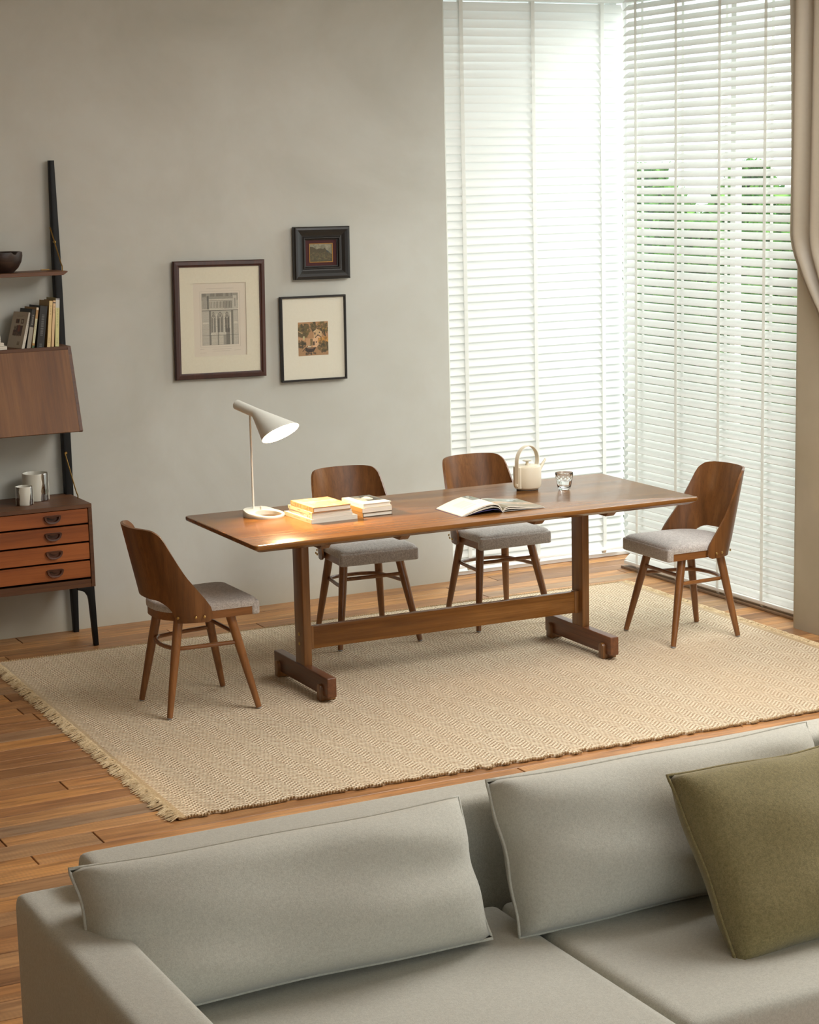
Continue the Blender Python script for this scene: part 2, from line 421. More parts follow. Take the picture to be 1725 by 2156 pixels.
# boards past the ones laid singly
MB().box(-3.2, 4.4, -11.0, y, -0.022, -0.001).build('plank_field', PLANK, floor, smooth=0, kind='stuff')
MB().box(-3.2, -1.2, y, 0.0, -0.022, -0.0015).build('plank_field', PLANK, floor, smooth=0, kind='stuff')

XE = 3.0876
MB().prism([(-3.2, 0), (XE-0.012, 0), (XE, 0.012), (XE, 0.26), (-3.2, 0.26)], 'z', 0, CEIL).build('wall_back', PLASTER, smooth=0, kind='structure')
MB().box(XE, 4.45, -0.02, 0.26, 3.20, CEIL).box(4.0, 4.45, -1.86, -0.02, 3.20, CEIL).build('wall_lintel', WHITE_PAINT, smooth=0, kind='structure')
# right wall stands proud of the corner window; its edge is rounded over
pr = [(3.95, -11.0), (3.95, -1.91)] + [(3.95+0.05*(1-math.cos(a)), -1.91+0.05*math.sin(a)) for a in (0.3, 0.7, 1.1, PI/2)] + [(4.45, -1.86), (4.45, -11.0)]
MB().prism(pr, 'z', 0, CEIL).build('wall_right', PLASTER_TAUPE, smooth=30, kind='structure')
MB().box(-3.4, -3.2, -11.0, 0.26, 0, CEIL).build('wall_left', PLASTER_TAUPE, smooth=0, kind='structure')  # unseen wall, taupe chosen to cut light bounced from the left
MB().box(-3.4, -1.5, -11.2, -11.0, 0, CEIL).box(4.0, 4.45, -11.2, -11.0, 0, CEIL).box(-1.5, 4.0, -11.2, -11.0, 2.48, CEIL).build('wall_front', PLASTER, smooth=0, kind='structure')
MB().box(-3.4, 1.95, -11.2, 0.26, CEIL, CEIL+0.12).box(3.95, 4.45, -11.2, 0.26, CEIL, CEIL+0.12).box(1.95, 3.95, -2.8, 0.26, CEIL, CEIL+0.12).box(1.95, 3.95, -11.2, -5.9, CEIL, CEIL+0.12).build('ceiling', WHITE_PAINT, smooth=0, kind='structure')  # opening over rug and sofa made for the added overhead fill
# white threshold under the back window, brown sill board under the right blind
MB().box(XE, 4.42, 0.11, 0.27, 0.0, 0.022, 0.004).build('trim_1', WHITE_PAINT, kind='structure')
MB().box(4.05, 4.42, -1.86, -0.2, 0.0, 0.013, 0.003).build('trim_2', wood('sill_wood', srgb(110, 84, 60), srgb(140, 112, 84), srgb(160, 134, 104), 'y', 0.5), kind='structure')

def window(name, plane, a0, a1, z0, z1, pos, mull):
    """plane 'y': lies in y=pos from x=a0..a1; plane 'x': lies in x=pos from y=a0..a1"""
    r = empty(name, (0, 0, 0)); r['kind'] = 'structure'
    def bx(m, u0, u1, w0, w1, d0, d1):
        return m.box(u0, u1, pos+d0, pos+d1, w0, w1) if plane == 'y' else m.box(pos+d0, pos+d1, u0, u1, w0, w1)
    m = MB(); t = 0.045
    bx(m, a0, a1, z0, z0+t, -0.025, 0.025); bx(m, a0, a1, z1-t, z1, -0.025, 0.025)
    bx(m, a0, a0+t, z0+t, z1-t, -0.025, 0.025); bx(m, a1-t, a1, z0+t, z1-t, -0.025, 0.025)
    m.build('window_frame', WHITE_PAINT, r, smooth=0)
    for k in mull: bx(MB(), k-0.022, k+0.022, z0+t, z1-t, -0.02, 0.02).build('mullion', WHITE_PAINT, r, smooth=0)
    ks = [a0+t] + list(mull) + [a1-t]
    for p, q in zip(ks, ks[1:]): bx(MB(), p, q, z0+t*0.9, z1-t*0.9, -0.003, 0.003).build('pane', WINDOW_GLASS, r, smooth=0)
    return r
window('window_1', 'y', XE, 4.30, -0.03, 3.20, 0.23, [])
window('window_2', 'x', -1.86, 0.2, 0.026, 3.20, 4.36, [-0.85])
window('window_3', 'y', -1.5, 4.0, 0.0, 2.48, -11.1, [-0.1, 1.3, 2.6])  # unseen window behind the camera, added to go with the front fill

# ------------------------------------------------------------------ venetian blinds
def blind(name, plane, a0, a1, pos, inward, tilt, tapes, label, z_top=3.19, z_bot=0.052, tone=SLAT):
    """slats run along x (plane 'y') or y (plane 'x'); inward = -1 when the room lies on the smaller side"""
    r = empty(name, (0, 0, 0), 0, label, 'window blind')
    L = a1 - a0; W2 = 0.025; mid = (a0+a1)/2
    def pt(u, d, z): return (u, pos + d, z) if plane == 'y' else (pos + d, u, z)
    # curved slat cross-section in (d, z), room edge low
    cs, sn = math.cos(tilt), math.sin(tilt)
    sec = []
    for i in range(5):
        s = -1 + 2*i/4; q = 0.0028*(1 - s*s)
        d = s*W2; sec.append((inward*(d*cs + q*sn*0) + 0, -d*sn + q*cs))
    th = 0.0028
    m = MB(); n = len(sec)
    vs = []
    for u in (-L/2, L/2):
        for (d, z) in sec: vs.append((u, d, z + th/2))
        for (d, z) in sec[::-1]: vs.append((u, d, z - th/2))
    k = 2*n; fs = [tuple(range(k)), tuple(range(2*k-1, k-1, -1))]
    for i in range(k): fs.append((i, (i+1) % k, k+(i+1) % k, k+i))
    m.quadlist(vs if plane == 'y' else [(d, u, z) for (u, d, z) in vs], fs)
    sm = m.mesh('slat', 40)
    pitch = 0.0445; z = z_bot + 0.03; zs = []
    rr = random.Random(3)
    while z < z_top - 0.05:
        zs.append(z); 
        o = link('slat', sm, tone, r, pt(mid + (rr.random()-0.5)*0.004, 0, z))
        wob = (rr.random()-0.5)*0.008
        o.rotation_euler = (wob, 0, 0) if plane == 'y' else (0, wob, 0)
        z += pitch
    def bx(u0, u1, d0, d1, z0, z1, bev=0.003):
        return MB().box(u0, u1, pos+d0, pos+d1, z0, z1, bev) if plane == 'y' else MB().box(pos+d0, pos+d1, u0, u1, z0, z1, bev)
    bx(a0, a1, -0.026, 0.026, z_bot-0.009, z_bot+0.009).build('bottom_rail', WHITE_PAINT, r)
    bx(a0, a1, -0.03, 0.03, z_top-0.045, z_top).build('head_rail', WHITE_PAINT, r)
    e = W2*cs + 0.003
    for k in tapes:
        for sgn, nm in ((inward, 'ladder_tape'), (-inward, 'rear_ladder_tape')):
            d0 = sgn*e
            bx(k-0.0115, k+0.0115, d0-0.0006, d0+0.0006, z_bot-0.008, z_top-0.04, 0).build(nm, TAPE, r, smooth=0)
        # the tape's loop under the bottom rail
        path = [pt(k, inward*(e*math.cos(t)), z_bot-0.004-0.024*math.sin(t)) for t in np.linspace(0, PI, 9)]
        wv = (0.02, 0, 0) if plane == 'y' else (0, 0.02, 0)
        MB().strip(path, wv, 0.0016).build('tape_loop', TAPE, r)
    return r
blind('venetian_blind', 'y', XE+0.006, 4.26, 0.085, -1, math.radians(66), (3.226, 3.672, 4.12),
      'white venetian blind with closed slats beside the plaster wall, behind the kettle', z_bot=0.058)
blind('venetian_blind', 'x', -1.97, -0.22, 4.085, -1, math.radians(39), (-0.346, -0.724, -1.108, -1.486),
      'white venetian blind with half open slats and greenery between, behind the chair by the pillar', z_bot=0.036)

# ------------------------------------------------------------------ garden outside
def leaf_mat(name, a, b):
    M = Mat(name); v = M.coords(); n = M.noise(v, 9, 3)
    c = M.ramp(n, [(0.35, a), (0.65, b)]); M.t.nodes.remove(M.b)
    d = M.n('ShaderNodeBsdfDiffuse'); t = M.n('ShaderNodeBsdfTranslucent'); M.l(c, d.inputs[0]); M.l(c, t.inputs[0])
    m = M.n('ShaderNodeMixShader'); m.inputs[0].default_value = 0.4; M.l(d.outputs[0], m.inputs[1]); M.l(t.outputs[0], m.inputs[2]); M.l(m.outputs[0], M.out.inputs[0]); return M.m
LEAF = leaf_mat('leaf', srgb(66, 112, 56), srgb(120, 160, 84))
LAWN = leaf_mat('lawn_grass', srgb(52, 80, 46), srgb(78, 104, 62))
BARK = plain('bark', srgb(86, 70, 54), 0.9)
MB().box(4.46, 9.5, -5.5, 6.0, -0.14, -0.06).box(-1.0, 4.46, 0.33, 6.0, -0.14, -0.06).build('lawn', LAWN, smooth=0, kind='structure')
def leaves_mesh(seed, rx, ry, h, n):
    q = np.random.RandomState(seed); vs = []; fs = []
    for i in range(n):
        t = q.rand()*2*PI; k = q.rand()**0.4; z = h*(0.04 + 0.96*q.rand()); s = math.sqrt(max(0.05, 1-(2*abs(z/h-0.45))**2.2))
        c = Vector((rx*k*s*math.cos(t), ry*k*s*math.sin(t), z))
        d = Vector((q.rand()-.5, q.rand()-.5, q.rand()-.5)).normalized(); e = d.cross(Vector((q.rand()-.5, q.rand()-.5, q.rand()-.5))).normalized()
        l = 0.05 + 0.05*q.rand(); w = l*0.36; b = len(vs)
        vs += [c - d*l, c + e*w, c + d*l, c - e*w]; fs.append((b, b+1, b+2, b+3))
    me = bpy.data.meshes.new('foliage'); me.from_pydata([tuple(v) for v in vs], [], fs); return me
LM = [leaves_mesh(3+k, 0.62, 0.62, 2.3, 4200) for k in range(2)]
def shrub(x, y, s, k, label):
    r = empty('garden_shrub', (x, y, -0.06), k*1.3, label, 'shrub', 'shrubs outside the blinds')
    o = link('foliage', LM[k % 2], LEAF, r); o.scale = (s, s, s*0.95); o['kind'] = 'stuff'
    MB().tube([(0, 0, 0), (0.03, 0.02, 0.7), (0.0, 0.05, 1.3)], [0.03, 0.022, 0.01], 8).build('stem', BARK, r)
for k, (x, y, s) in enumerate(((5.75, 0.35, 0.85), (5.85, 1.55, 0.88), (5.95, 2.75, 0.9), (7.1, 1.3, 1.0), (7.2, 2.8, 1.05), (7.2, 4.2, 1.05))):
    shrub(x, y, s, k, 'leafy green garden shrub seen between the half open blind slats')
for k, (x, y, s) in enumerate(((3.3, 1.25, 0.45), (3.95, 1.3, 0.45), (4.6, 1.3, 0.42))):
    shrub(x, y, s, k+1, 'low green garden shrub seen under the closed blind')

# ------------------------------------------------------------------ rug
RUGC = (2.073, -1.820); RUGA = math.radians(-1.1); RL, RW = 3.43, 2.584
rug = empty('jute_rug', (RUGC[0], RUGC[1], 0), RUGA, 'large woven jute rug with chevron bands and fringed ends under the table', 'rug')
q = np.random.RandomState(2)
nx, ny = 90, 70
vs = []; fs = []
wob = [0.006*math.sin(3.1*i) + 0.005*q.randn() for i in range(nx+1)]
for j in range(ny+1):
    for i in range(nx+1):
        x = -RL/2 + RL*i/nx; yy = -RW/2 + RW*j/ny
        e = max(0, 1 - 2.2*j/ny*4); yy += wob[i]*e*0.9 - (0.012*math.sin(x*1.7+1.0))*e
        z = 0.0115 + 0.0012*math.sin(x*5+1)*math.sin(yy*4) + 0.0006*q.randn()*0.3
        if j in (0, ny): z = 0.008
        vs.append((x, yy, z))
for j in range(ny):
    for i in range(nx): a = j*(nx+1)+i; fs.append((a, a+1, a+nx+2, a+nx+1))
edge = [i for i in range(nx+1)] + [j*(nx+1)+nx for j in range(1, ny+1)] + [ny*(nx+1)+i for i in range(nx-1, -1, -1)] + [j*(nx+1) for j in range(ny-1, 0, -1)]
b0 = len(vs)
for k in edge: vs.append((vs[k][0], vs[k][1], 0.0005))
for i in range(len(edge)): fs.append((edge[i], b0+i, b0+(i+1) % len(edge), edge[(i+1) % len(edge)]))
MB().quadlist(vs, fs).build('woven_field', RUG, rug, smooth=60)
# knotted selvedge along both long sides: little loops of jute
m = MB()
for side in (-1, 1):
    n = 300
    for k in range(n):
        x = -RL/2 + RL*(k+0.5)/n; i = min(nx, int(round((x+RL/2)/RL*nx)))
        yb = vs[i][1] if side < 0 else RW/2
        m.tube([(x-0.0045, yb, 0.007), (x, yb+side*0.004, 0.0085+0.002*q.rand()), (x+0.0045, yb, 0.007)], [0.0035, 0.0058, 0.0035], 6)
o = m.build('selvedge', RUG_HEM, rug, smooth=60); o['kind'] = 'stuff'
for side in (-1, 1):
    MB().box(side*RL/2 - 0.022, side*RL/2 + 0.006, -RW/2+0.002, RW/2-0.002, 0.002, 0.0122, 0.003).build('hem', RUG_HEM, rug)
    m = MB()
    for k in range(620):
        y0 = -RW/2 + RW*(k+q.rand())/620; l = 0.05 + 0.022*q.rand(); sw = (q.rand()-0.5)*0.03 + 0.012*math.sin(k*0.19)
        x0 = side*(RL/2+0.004)
        m.tube([(x0, y0, 0.008), (x0+side*l*0.4, y0+sw*0.3, 0.011+0.006*q.rand()), (x0+side*l*0.8, y0+sw*0.8, 0.006), (x0+side*l, y0+sw, 0.003)], [0.0024, 0.003, 0.0026, 0.001], 4, caps=False)
    o = m.build('fringe', FRINGE, rug, smooth=60); o['kind'] = 'stuff'

# ------------------------------------------------------------------ table
RUGZ = 0.0136
TT = 0.757
TROT = -0.0158
table = empty('trestle_table', (2.1298, -1.6996, RUGZ), TROT, 'long walnut trestle dining table with stretcher and slab feet on the rug', 'dining table')
TH = TT - RUGZ
hl, hw = 2.176/2, 0.852/2
def rr_poly(hx, hy, r, n=6):
    P = []
    for cx, cy, a0 in ((hx-r, hy-r, 0), (-hx+r, hy-r, PI/2), (-hx+r, -hy+r, PI), (hx-r, -hy+r, 3*PI/2)):
        for i in range(n+1): a = a0 + PI/2*i/n; P.append((cx + r*math.cos(a), cy + r*math.sin(a)))
    return P
def loft(levels):
    """levels: list of (polygon, z); closed top and bottom"""
    m = MB(); rings = [[m.bm.verts.new((p[0], p[1], z)) for p in P] for P, z in levels]; n = len(rings[0])
    for A, B in zip(rings, rings[1:]):
        for k in range(n): m.bm.faces.new((A[k], A[(k+1) % n], B[(k+1) % n], B[k]))
    m.bm.faces.new(rings[0][::-1]); m.bm.faces.new(rings[-1]); return m
loft([(rr_poly(hl-0.03, hw-0.03, 0.015), TH-0.034), (rr_poly(hl-0.002, hw-0.002, 0.02), TH-0.019), (rr_poly(hl, hw, 0.02), TH-0.015), (rr_poly(hl, hw, 0.02), TH-0.004), (rr_poly(hl-0.001, hw-0.001, 0.02), TH-0.0012), (rr_poly(hl-0.004, hw-0.004, 0.018), TH)]).build('table_top', TW_X, table, smooth=28)
for x in (-0.71, -0.335, 0.335, 0.71):
    zt = TH-0.033; zb = TH-0.076
    MB().prism([(-0.288, zt), (-0.286, zt-0.024), (-0.262, zb), (0.262, zb), (0.286, zt-0.024), (0.288, zt)], 'x', x-0.022, x+0.022, 0.002).build('cross_batten', TW_Y, table)
for x in (-0.71, 0.71):
    lg = MB().box(x-0.019, x+0.019, -0.05, 0.05, 0.105, TH-0.066, 0.006, 3).build('leg', TW_Z, table)
    for z in (0.243, 0.200):
        mm = Matrix.Translation((x-0.0195 if x < 0 else x+0.0195, 0.0, z)) @ Matrix.Rotation(-PI/2 if x < 0 else PI/2, 4, 'Y')
        MB().lathe([(0.0, 0.004), (0.003, 0.0042), (0.0065, 0.003), (0.0085, 0.0), (0.0, 0.0)], 12, mm).build('bolt', BRASS_L, lg)
    ft = MB().box(x-0.022, x+0.022, -0.30, 0.30, 0.022, 0.108, 0.005, 3).build('foot_beam', TW_D, table)
    for yy in (-0.235, 0.245):
        pts = [(yy-0.021, 0.0), (yy+0.021, 0.0)] + [(yy+0.021*math.cos(a), 0.052+0.021*math.sin(a)) for a in np.linspace(0, PI, 9)]
        MB().prism(pts, 'x', x-0.036, x+0.036, 0.004, 2).build('glide', TW_Z, ft)
MB().box(-0.692, 0.692, -0.016, 0.016, 0.172, 0.274, 0.004).build('stretcher', TW_X, table)
for s in (-1, 1):
    MB().box(s*0.679-0.012, s*0.679+0.012, -0.0185, 0.0185, 0.170, 0.276, 0.003).build('tenon_collar', TW_Z, table)

# ------------------------------------------------------------------ chair
def plan(theta, a=0.215, b=0.213):
    """plan curve of the bent shell: theta 0 at the back centre, +-90deg at the sides; returns (d forward of back, y)"""
    c, s = math.cos(theta), math.sin(theta)
    return a*(1-abs(c)**0.9), b*math.copysign(abs(s)**0.84, s)
def zhi_of(d):
    D = [0, 0.03, 0.045, 0.058, 0.072, 0.084, 0.092, 0.104, 0.121, 0.143, 0.172, 0.194, 0.208, 0.2155]
    Z = [0.806, 0.805, 0.803, 0.799, 0.789, 0.774, 0.755, 0.714, 0.66, 0.60, 0.548, 0.509, 0.484, 0.462]
    return float(np.interp(d, D, Z))
def make_chair():
    root = empty('dining_chair')
    fl = -0.4
    # --- bent plywood shell
    ths = sorted(set([round(t, 5) for t in np.linspace(-PI/2, PI/2, 57)]))
    cut = 0.163
    def th_of_y(yv): return math.asin((yv/0.213)**(1/0.84))
    tc = th_of_y(cut)
    for k in (-1, 1): ths += [k*tc, k*(tc+0.004)]
    ths = sorted(ths)
    NR = 16; m = MB(); grid = []
    for t in ths:
        d, yv = plan(t); ay = abs(yv)
        if abs(t) <= tc + 1e-6:
            zl = 0.497 if ay < 0.1 else 0.497 - 0.066*(1-math.sqrt(max(0, 1-((ay-0.1)/(cut-0.1))**2)))
        else:
            e = abs(t)/(PI/2); zl = 0.402 + (0.022*((e-0.93)/0.07)**2 if e > 0.93 else 0)
        zh = zhi_of(d); col = []
        for j in range(NR+1):
            z = zl + (zh-zl)*j/NR
            xb = -0.215 - (z-0.45)*0.22
            col.append(m.bm.verts.new((xb + d, yv, z)))
        grid.append(col)
    for A, B in zip(grid, grid[1:]):
        for j in range(NR):
            m.bm.faces.new((A[j], B[j], B[j+1], A[j+1]))
    bmesh.ops.recalc_face_normals(m.bm, faces=m.bm.faces)
    bmesh.ops.solidify(m.bm, geom=m.bm.faces[:], thickness=0.011)
    m.build('backrest', CH_V, root, smooth=40)
    # --- seat outline (x forward)
    def outline(off=0.0, back=0.193, n=22):
        P = []
        hx, hb = 0.213+off, 0.196+off
        for i in range(4):                      # front corners
            a = PI/2*i/3; P.append((hx-0.03+0.03*math.cos(PI/2-a) if False else hx-0.03+0.03*math.cos(a), hb-0.03+0.03*math.sin(a)))
        for i in range(n+1):
            t = PI/2 + PI*i/n
            P.append((-0.0 + (back+off)*math.copysign(abs(math.cos(t))**0.9, math.cos(t)), (hb-0.004)*math.copysign(abs(math.sin(t))**0.84, math.sin(t))))
        for i in range(4):
            a = -PI/2 + PI/2*i/3; P.append((hx-0.03+0.03*math.cos(a), -hb+0.03+0.03*math.sin(a)))
        return P
    # --- upholstered pad, wrapped down over the front rail
    O = outline(0.004); m = MB(); rings = []
    prof = [(1.0, 0.443), (1.006, 0.452), (1.004, 0.462), (0.985, 0.471), (0.94, 0.4785), (0.85, 0.484), (0.65, 0.4885), (0.4, 0.4905), (0.2, 0.491)]
    for s, z in prof: rings.append([m.bm.verts.new((p[0]*s+0.008*(1-s), p[1]*s, z)) for p in O])
    n = len(O)
    for A, B in zip(rings, rings[1:]):
        for k in range(n): m.bm.faces.new((A[k], A[(k+1) % n], B[(k+1) % n], B[k]))
    m.bm.faces.new(rings[-1]); m.bm.faces.new(rings[0][::-1])
    bmesh.ops.recalc_face_normals(m.bm, faces=m.bm.faces)
    m.box(0.185, 0.2215, -0.201, 0.201, 0.405, 0.4665, 0.012, 3)
    m.build('seat', BOUCLE, root, smooth=50)
    # --- wooden seat rail round the sides and back
    U = [p for p in outline(0.0) if p[0] < 0.19]; U = [(0.197, 0.1955)] + U[0:] + [(0.197, -0.1955)]
    m = MB(); rows = []
    for i, p in enumerate(U):
        a, b = U[max(i-1, 0)], U[min(i+1, len(U)-1)]; t = Vector((b[0]-a[0], b[1]-a[1])).normalized(); nn = Vector((-t.y, t.x))
        if nn.dot(Vector(p)) > 0 : nn = -nn
        inn = (p[0]+nn.x*0.02, p[1]+nn.y*0.02)
        rows.append([m.bm.verts.new(v) for v in ((p[0], p[1], 0.408), (p[0], p[1], 0.444), (inn[0], inn[1], 0.444), (inn[0], inn[1], 0.408))])
    for A, B in zip(rows, rows[1:]):
        for k in range(4): m.bm.faces.new((A[k], A[(k+1) % 4], B[(k+1) % 4], B[k]))
    m.bm.faces.new(rows[0]); m.bm.faces.new(rows[-1][::-1])
    m.build('seat_rail', CH_F, root, smooth=40)
    # --- underside board
    MB().prism([(p[0]*0.92, p[1]*0.92) for p in outline(0.0)], 'z', 0.408, 0.424).build('seat_base', CH_F, root)
    # --- legs
    def leg_pt(front, s, z):
        f = (0.412 - z)/0.412
        return (0.105 + 0.092*f, s*(0.142 + 0.066*f), z) if front else (-0.118 - 0.076*f, s*(0.125 + 0.05*f), z)
    for front in (True, False):
        for s in (-1, 1):
            L = MB().tube([leg_pt(front, s, z) for z in (0.412, 0.28, 0.14, 0.004)], [0.0205, 0.0195, 0.0165, 0.0125], 18).build('leg', CH_L, root)
            p = leg_pt(front, s, 0)
            MB().lathe([(0, 0), (0.0105, 0), (0.0105, 0.006), (0, 0.006)], 14, Matrix.Translation(p)).build('foot_pad', plain_pad, L)
    # --- bentwood hoop and front bar
    H = [Vector(leg_pt(True, 1, 0.288)), Vector((0.02, 0.152, 0.287)), Vector((-0.09, 0.136, 0.285))]
    H += [Vector((-0.10 - 0.062*math.sin(t), 0.135*math.cos(t), 0.284)) for t in np.linspace(0.25, PI-0.25, 15)]
    H += [Vector((-0.09, -0.136, 0.285)), Vector((0.02, -0.152, 0.287)), Vector(leg_pt(True, -1, 0.288))]
    MB().tube(H, 0.0092, 10).build('hoop_stretcher', CH_F, root)
    MB().tube([leg_pt(True, -1, 0.325), leg_pt(True, 1, 0.325)], 0.0092, 10).build('front_stretcher', CH_F, root)
    # --- screws through the shell
    for s in (-1, 1):
        for tt in (tc+0.09, (tc+PI/2)/2+0.06, PI/2-0.16):
            d, yv = plan(s*tt); d2, y2 = plan(s*(tt+0.02)); t = Vector((d2-d, y2-yv, 0)).normalized(); nn = Vector((t.y, -t.x, 0))
            if nn.dot(Vector((d-0.2, yv, 0))) < 0: nn = -nn
            p = Vector((-0.215 - (0.428-0.45)*0.22 + d, yv, 0.428)) + nn*0.0115
            M4 = Matrix.Translation(p) @ nn.to_track_quat('Z', 'Y').to_matrix().to_4x4()
            MB().lathe([(0, 0.003), (0.0035, 0.003), (0.0055, 0.0016), (0.006, -0.003), (0, -0.003)], 10, M4).build('screw', BRASS_L, root)
    return root
plain_pad = plain('grey_pad', srgb(150, 150, 150), 0.6)
c0 = make_chair()
chairs = [((0.918, -1.685), 0.0, 'walnut dining chair facing the lamp end of the table, its back towards the drawer chest'),
          ((2.055, -0.985), -PI/2 - 0.06, 'walnut dining chair behind the table under the framed pictures, behind the stacked books'),
          ((2.785, -0.99), -PI/2 + 0.0, 'walnut dining chair behind the kettle and open magazine, back against the closed blind'),
          ((3.398, -1.752), PI - 0.02, 'walnut dining chair at the table end beside the half open blind and pillar')]
for i, (p, a, lab) in enumerate(chairs):
    c = c0 if i == 0 else copy_tree(c0)
    c.location = (p[0], p[1], RUGZ+0.0004); c.rotation_euler = (0, 0, a)
    tag(c, lab, 'chair', 'dining chairs round the table')

# ------------------------------------------------------------------ desk lamp
LAMP = plain('white_lacquer', srgb(228, 229, 220), 0.38)
LAMP_IN = plain('white_reflector', srgb(250, 248, 240), 0.5)
BULB = Mat('bulb'); BULB.set(Base_Color=(1, 0.9, 0.75, 1)); BULB.b.inputs['Emission Color'].default_value = (1, 0.80, 0.55, 1); BULB.b.inputs['Emission Strength'].default_value = 25; BULB = BULB.m
head_ang = YAW - math.radians(42)
lamp = empty('desk_lamp', (1.322, -1.405, TT), head_ang, 'white metal desk lamp with conical shade and ring base on the table', 'desk lamp')
# base: oval wedge with an oval hole; stem end at local x=0
def oval(cx, rx, ry, n=40, e=0.9): return [(cx + rx*math.copysign(abs(math.cos(t))**e, math.cos(t)), ry*math.copysign(abs(math.sin(t))**e, math.sin(t))) for t in np.linspace(0, 2*PI, n, endpoint=False)]
OUT = oval(0.066, 0.098, 0.082); INN = oval(0.094, 0.058, 0.056)
def bz(x): return float(np.interp(x, [-0.04, 0.01, 0.05, 0.16], [0.031, 0.029, 0.020, 0.011]))
m = MB(); n = len(OUT)
def ring(P, zf, k=1.0, c=(0, 0)): return [m.bm.verts.new((c[0]+(p[0]-c[0])*k, p[1]*k, zf(p[0]))) for p in P]
R_ = [ring(OUT, lambda x: 0.0, 0.99, (0.066, 0)), ring(OUT, lambda x: 0.003), ring(OUT, lambda x: bz(x)-0.003), ring(OUT, lambda x: bz(x), 0.975, (0.066, 0)), ring(INN, lambda x: bz(x), 1.04, (0.094, 0)), ring(INN, lambda x: bz(x)-0.002), ring(INN, lambda x: 0.0)]
for A, B in zip(R_, R_[1:] + R_[:1]):
    for k in range(n): m.bm.faces.new((A[k], A[(k+1) % n], B[(k+1) % n], B[k]))
m.build('base', LAMP, lamp, smooth=40)
ZS = 0.031
MB().lathe([(0, ZS+0.012), (0.004, ZS+0.012), (0.0055, ZS+0.010), (0.0055, ZS-0.006), (0, ZS-0.006)], 14, Matrix.Translation((0.03, 0.018, -0.004))).build('switch_button', LAMP, lamp)
STEM = 0.452
MB().tube([(0, 0, 0.02), (0, 0, STEM)], 0.0048, 12).build('stem', LAMP, lamp)
# head: tube with slanted cone, in the local xz plane
eps = math.radians(13.6); ax = Vector((math.cos(eps), 0, -math.sin(eps))); nz = Vector((math.sin(eps), 0, math.cos(eps)))
c_h = Vector((0, 0, STEM + 0.016))
def circ(c, e1, e2, r, n=40): return [c + e1*(r*math.cos(2*PI*k/n)) + e2*(r*math.sin(2*PI*k/n)) for k in range(n)]
ey = Vector((0, 1, 0))
m = MB(); tr = 0.0225
rg = [circ(c_h + ax*(-0.088), ey, nz, tr*0.86), circ(c_h + ax*(-0.086), ey, nz, tr*0.97), circ(c_h + ax*(-0.082), ey, nz, tr), circ(c_h + ax*0.012, ey, nz, tr), ]
vv = [[m.bm.verts.new(p) for p in r] for r in rg]
for A, B in zip(vv, vv[1:]):
    for k in range(40): m.bm.faces.new((A[k], A[(k+1) % 40], B[(k+1) % 40], B[k]))
m.bm.faces.new(vv[0][::-1])
hd = m.build('head_tube', LAMP, lamp, smooth=45)
oc = c_h + Vector((0.190, 0, -0.056-0.032)); dn = math.radians(57)
e_op = Vector((math.sin(dn), 0, math.cos(dn)))          # in-plane axis of the mouth
def shade(off, flip):
    m = MB(); rows = []
    for t in (0.0, 0.0001, 0.05, 0.2, 0.4, 0.6, 0.8, 0.94, 1.0):
        row = []
        for k in range(48):
            a = 2*PI*k/48
            p0 = c_h + ax*(0.0125 if t == 0.0 else 0.036) + ey*((tr-off)*math.cos(a)) + nz*((tr-off)*math.sin(a))
            p1 = oc + ey*((0.0885-off)*math.cos(a)) + e_op*((0.0885-off)*math.sin(a))
            row.append(m.bm.verts.new(p0.lerp(p1, t)))
        rows.append(row)
    for A, B in zip(rows, rows[1:]):
        for k in range(48): m.bm.faces.new((A[k], A[(k+1) % 48], B[(k+1) % 48], B[k]))
    if flip: m.bm.faces.new(rows[0])
    return m
shade(0.0, False).build('shade', LAMP, lamp, smooth=30)
sh_in = shade(0.0016, True).build('reflector', LAMP_IN, lamp, smooth=60)
bc = c_h + ax*0.085 + Vector((0, 0, -0.012))
MB().lathe([(0, -0.028), (0.012, -0.026), (0.022, -0.014), (0.024, 0.0), (0.019, 0.016), (0.010, 0.03), (0.009, 0.045), (0, 0.045)], 20, Matrix.Translation(bc) @ (-ax).to_track_quat('Z', 'Y').to_matrix().to_4x4()).build('bulb', BULB, sh_in)
pl_ = bpy.data.lights.new('lamp_glow', 'POINT'); pl_.energy = 64; pl_.color = (1.0, 0.70, 0.36); pl_.shadow_soft_size = 0.035
po = bpy.data.objects.new('lamp_glow', pl_); COL.objects.link(po); po.parent = lamp
nrm = Vector((math.cos(dn), 0, -math.sin(dn)))
po.location = bc + nrm*0.045

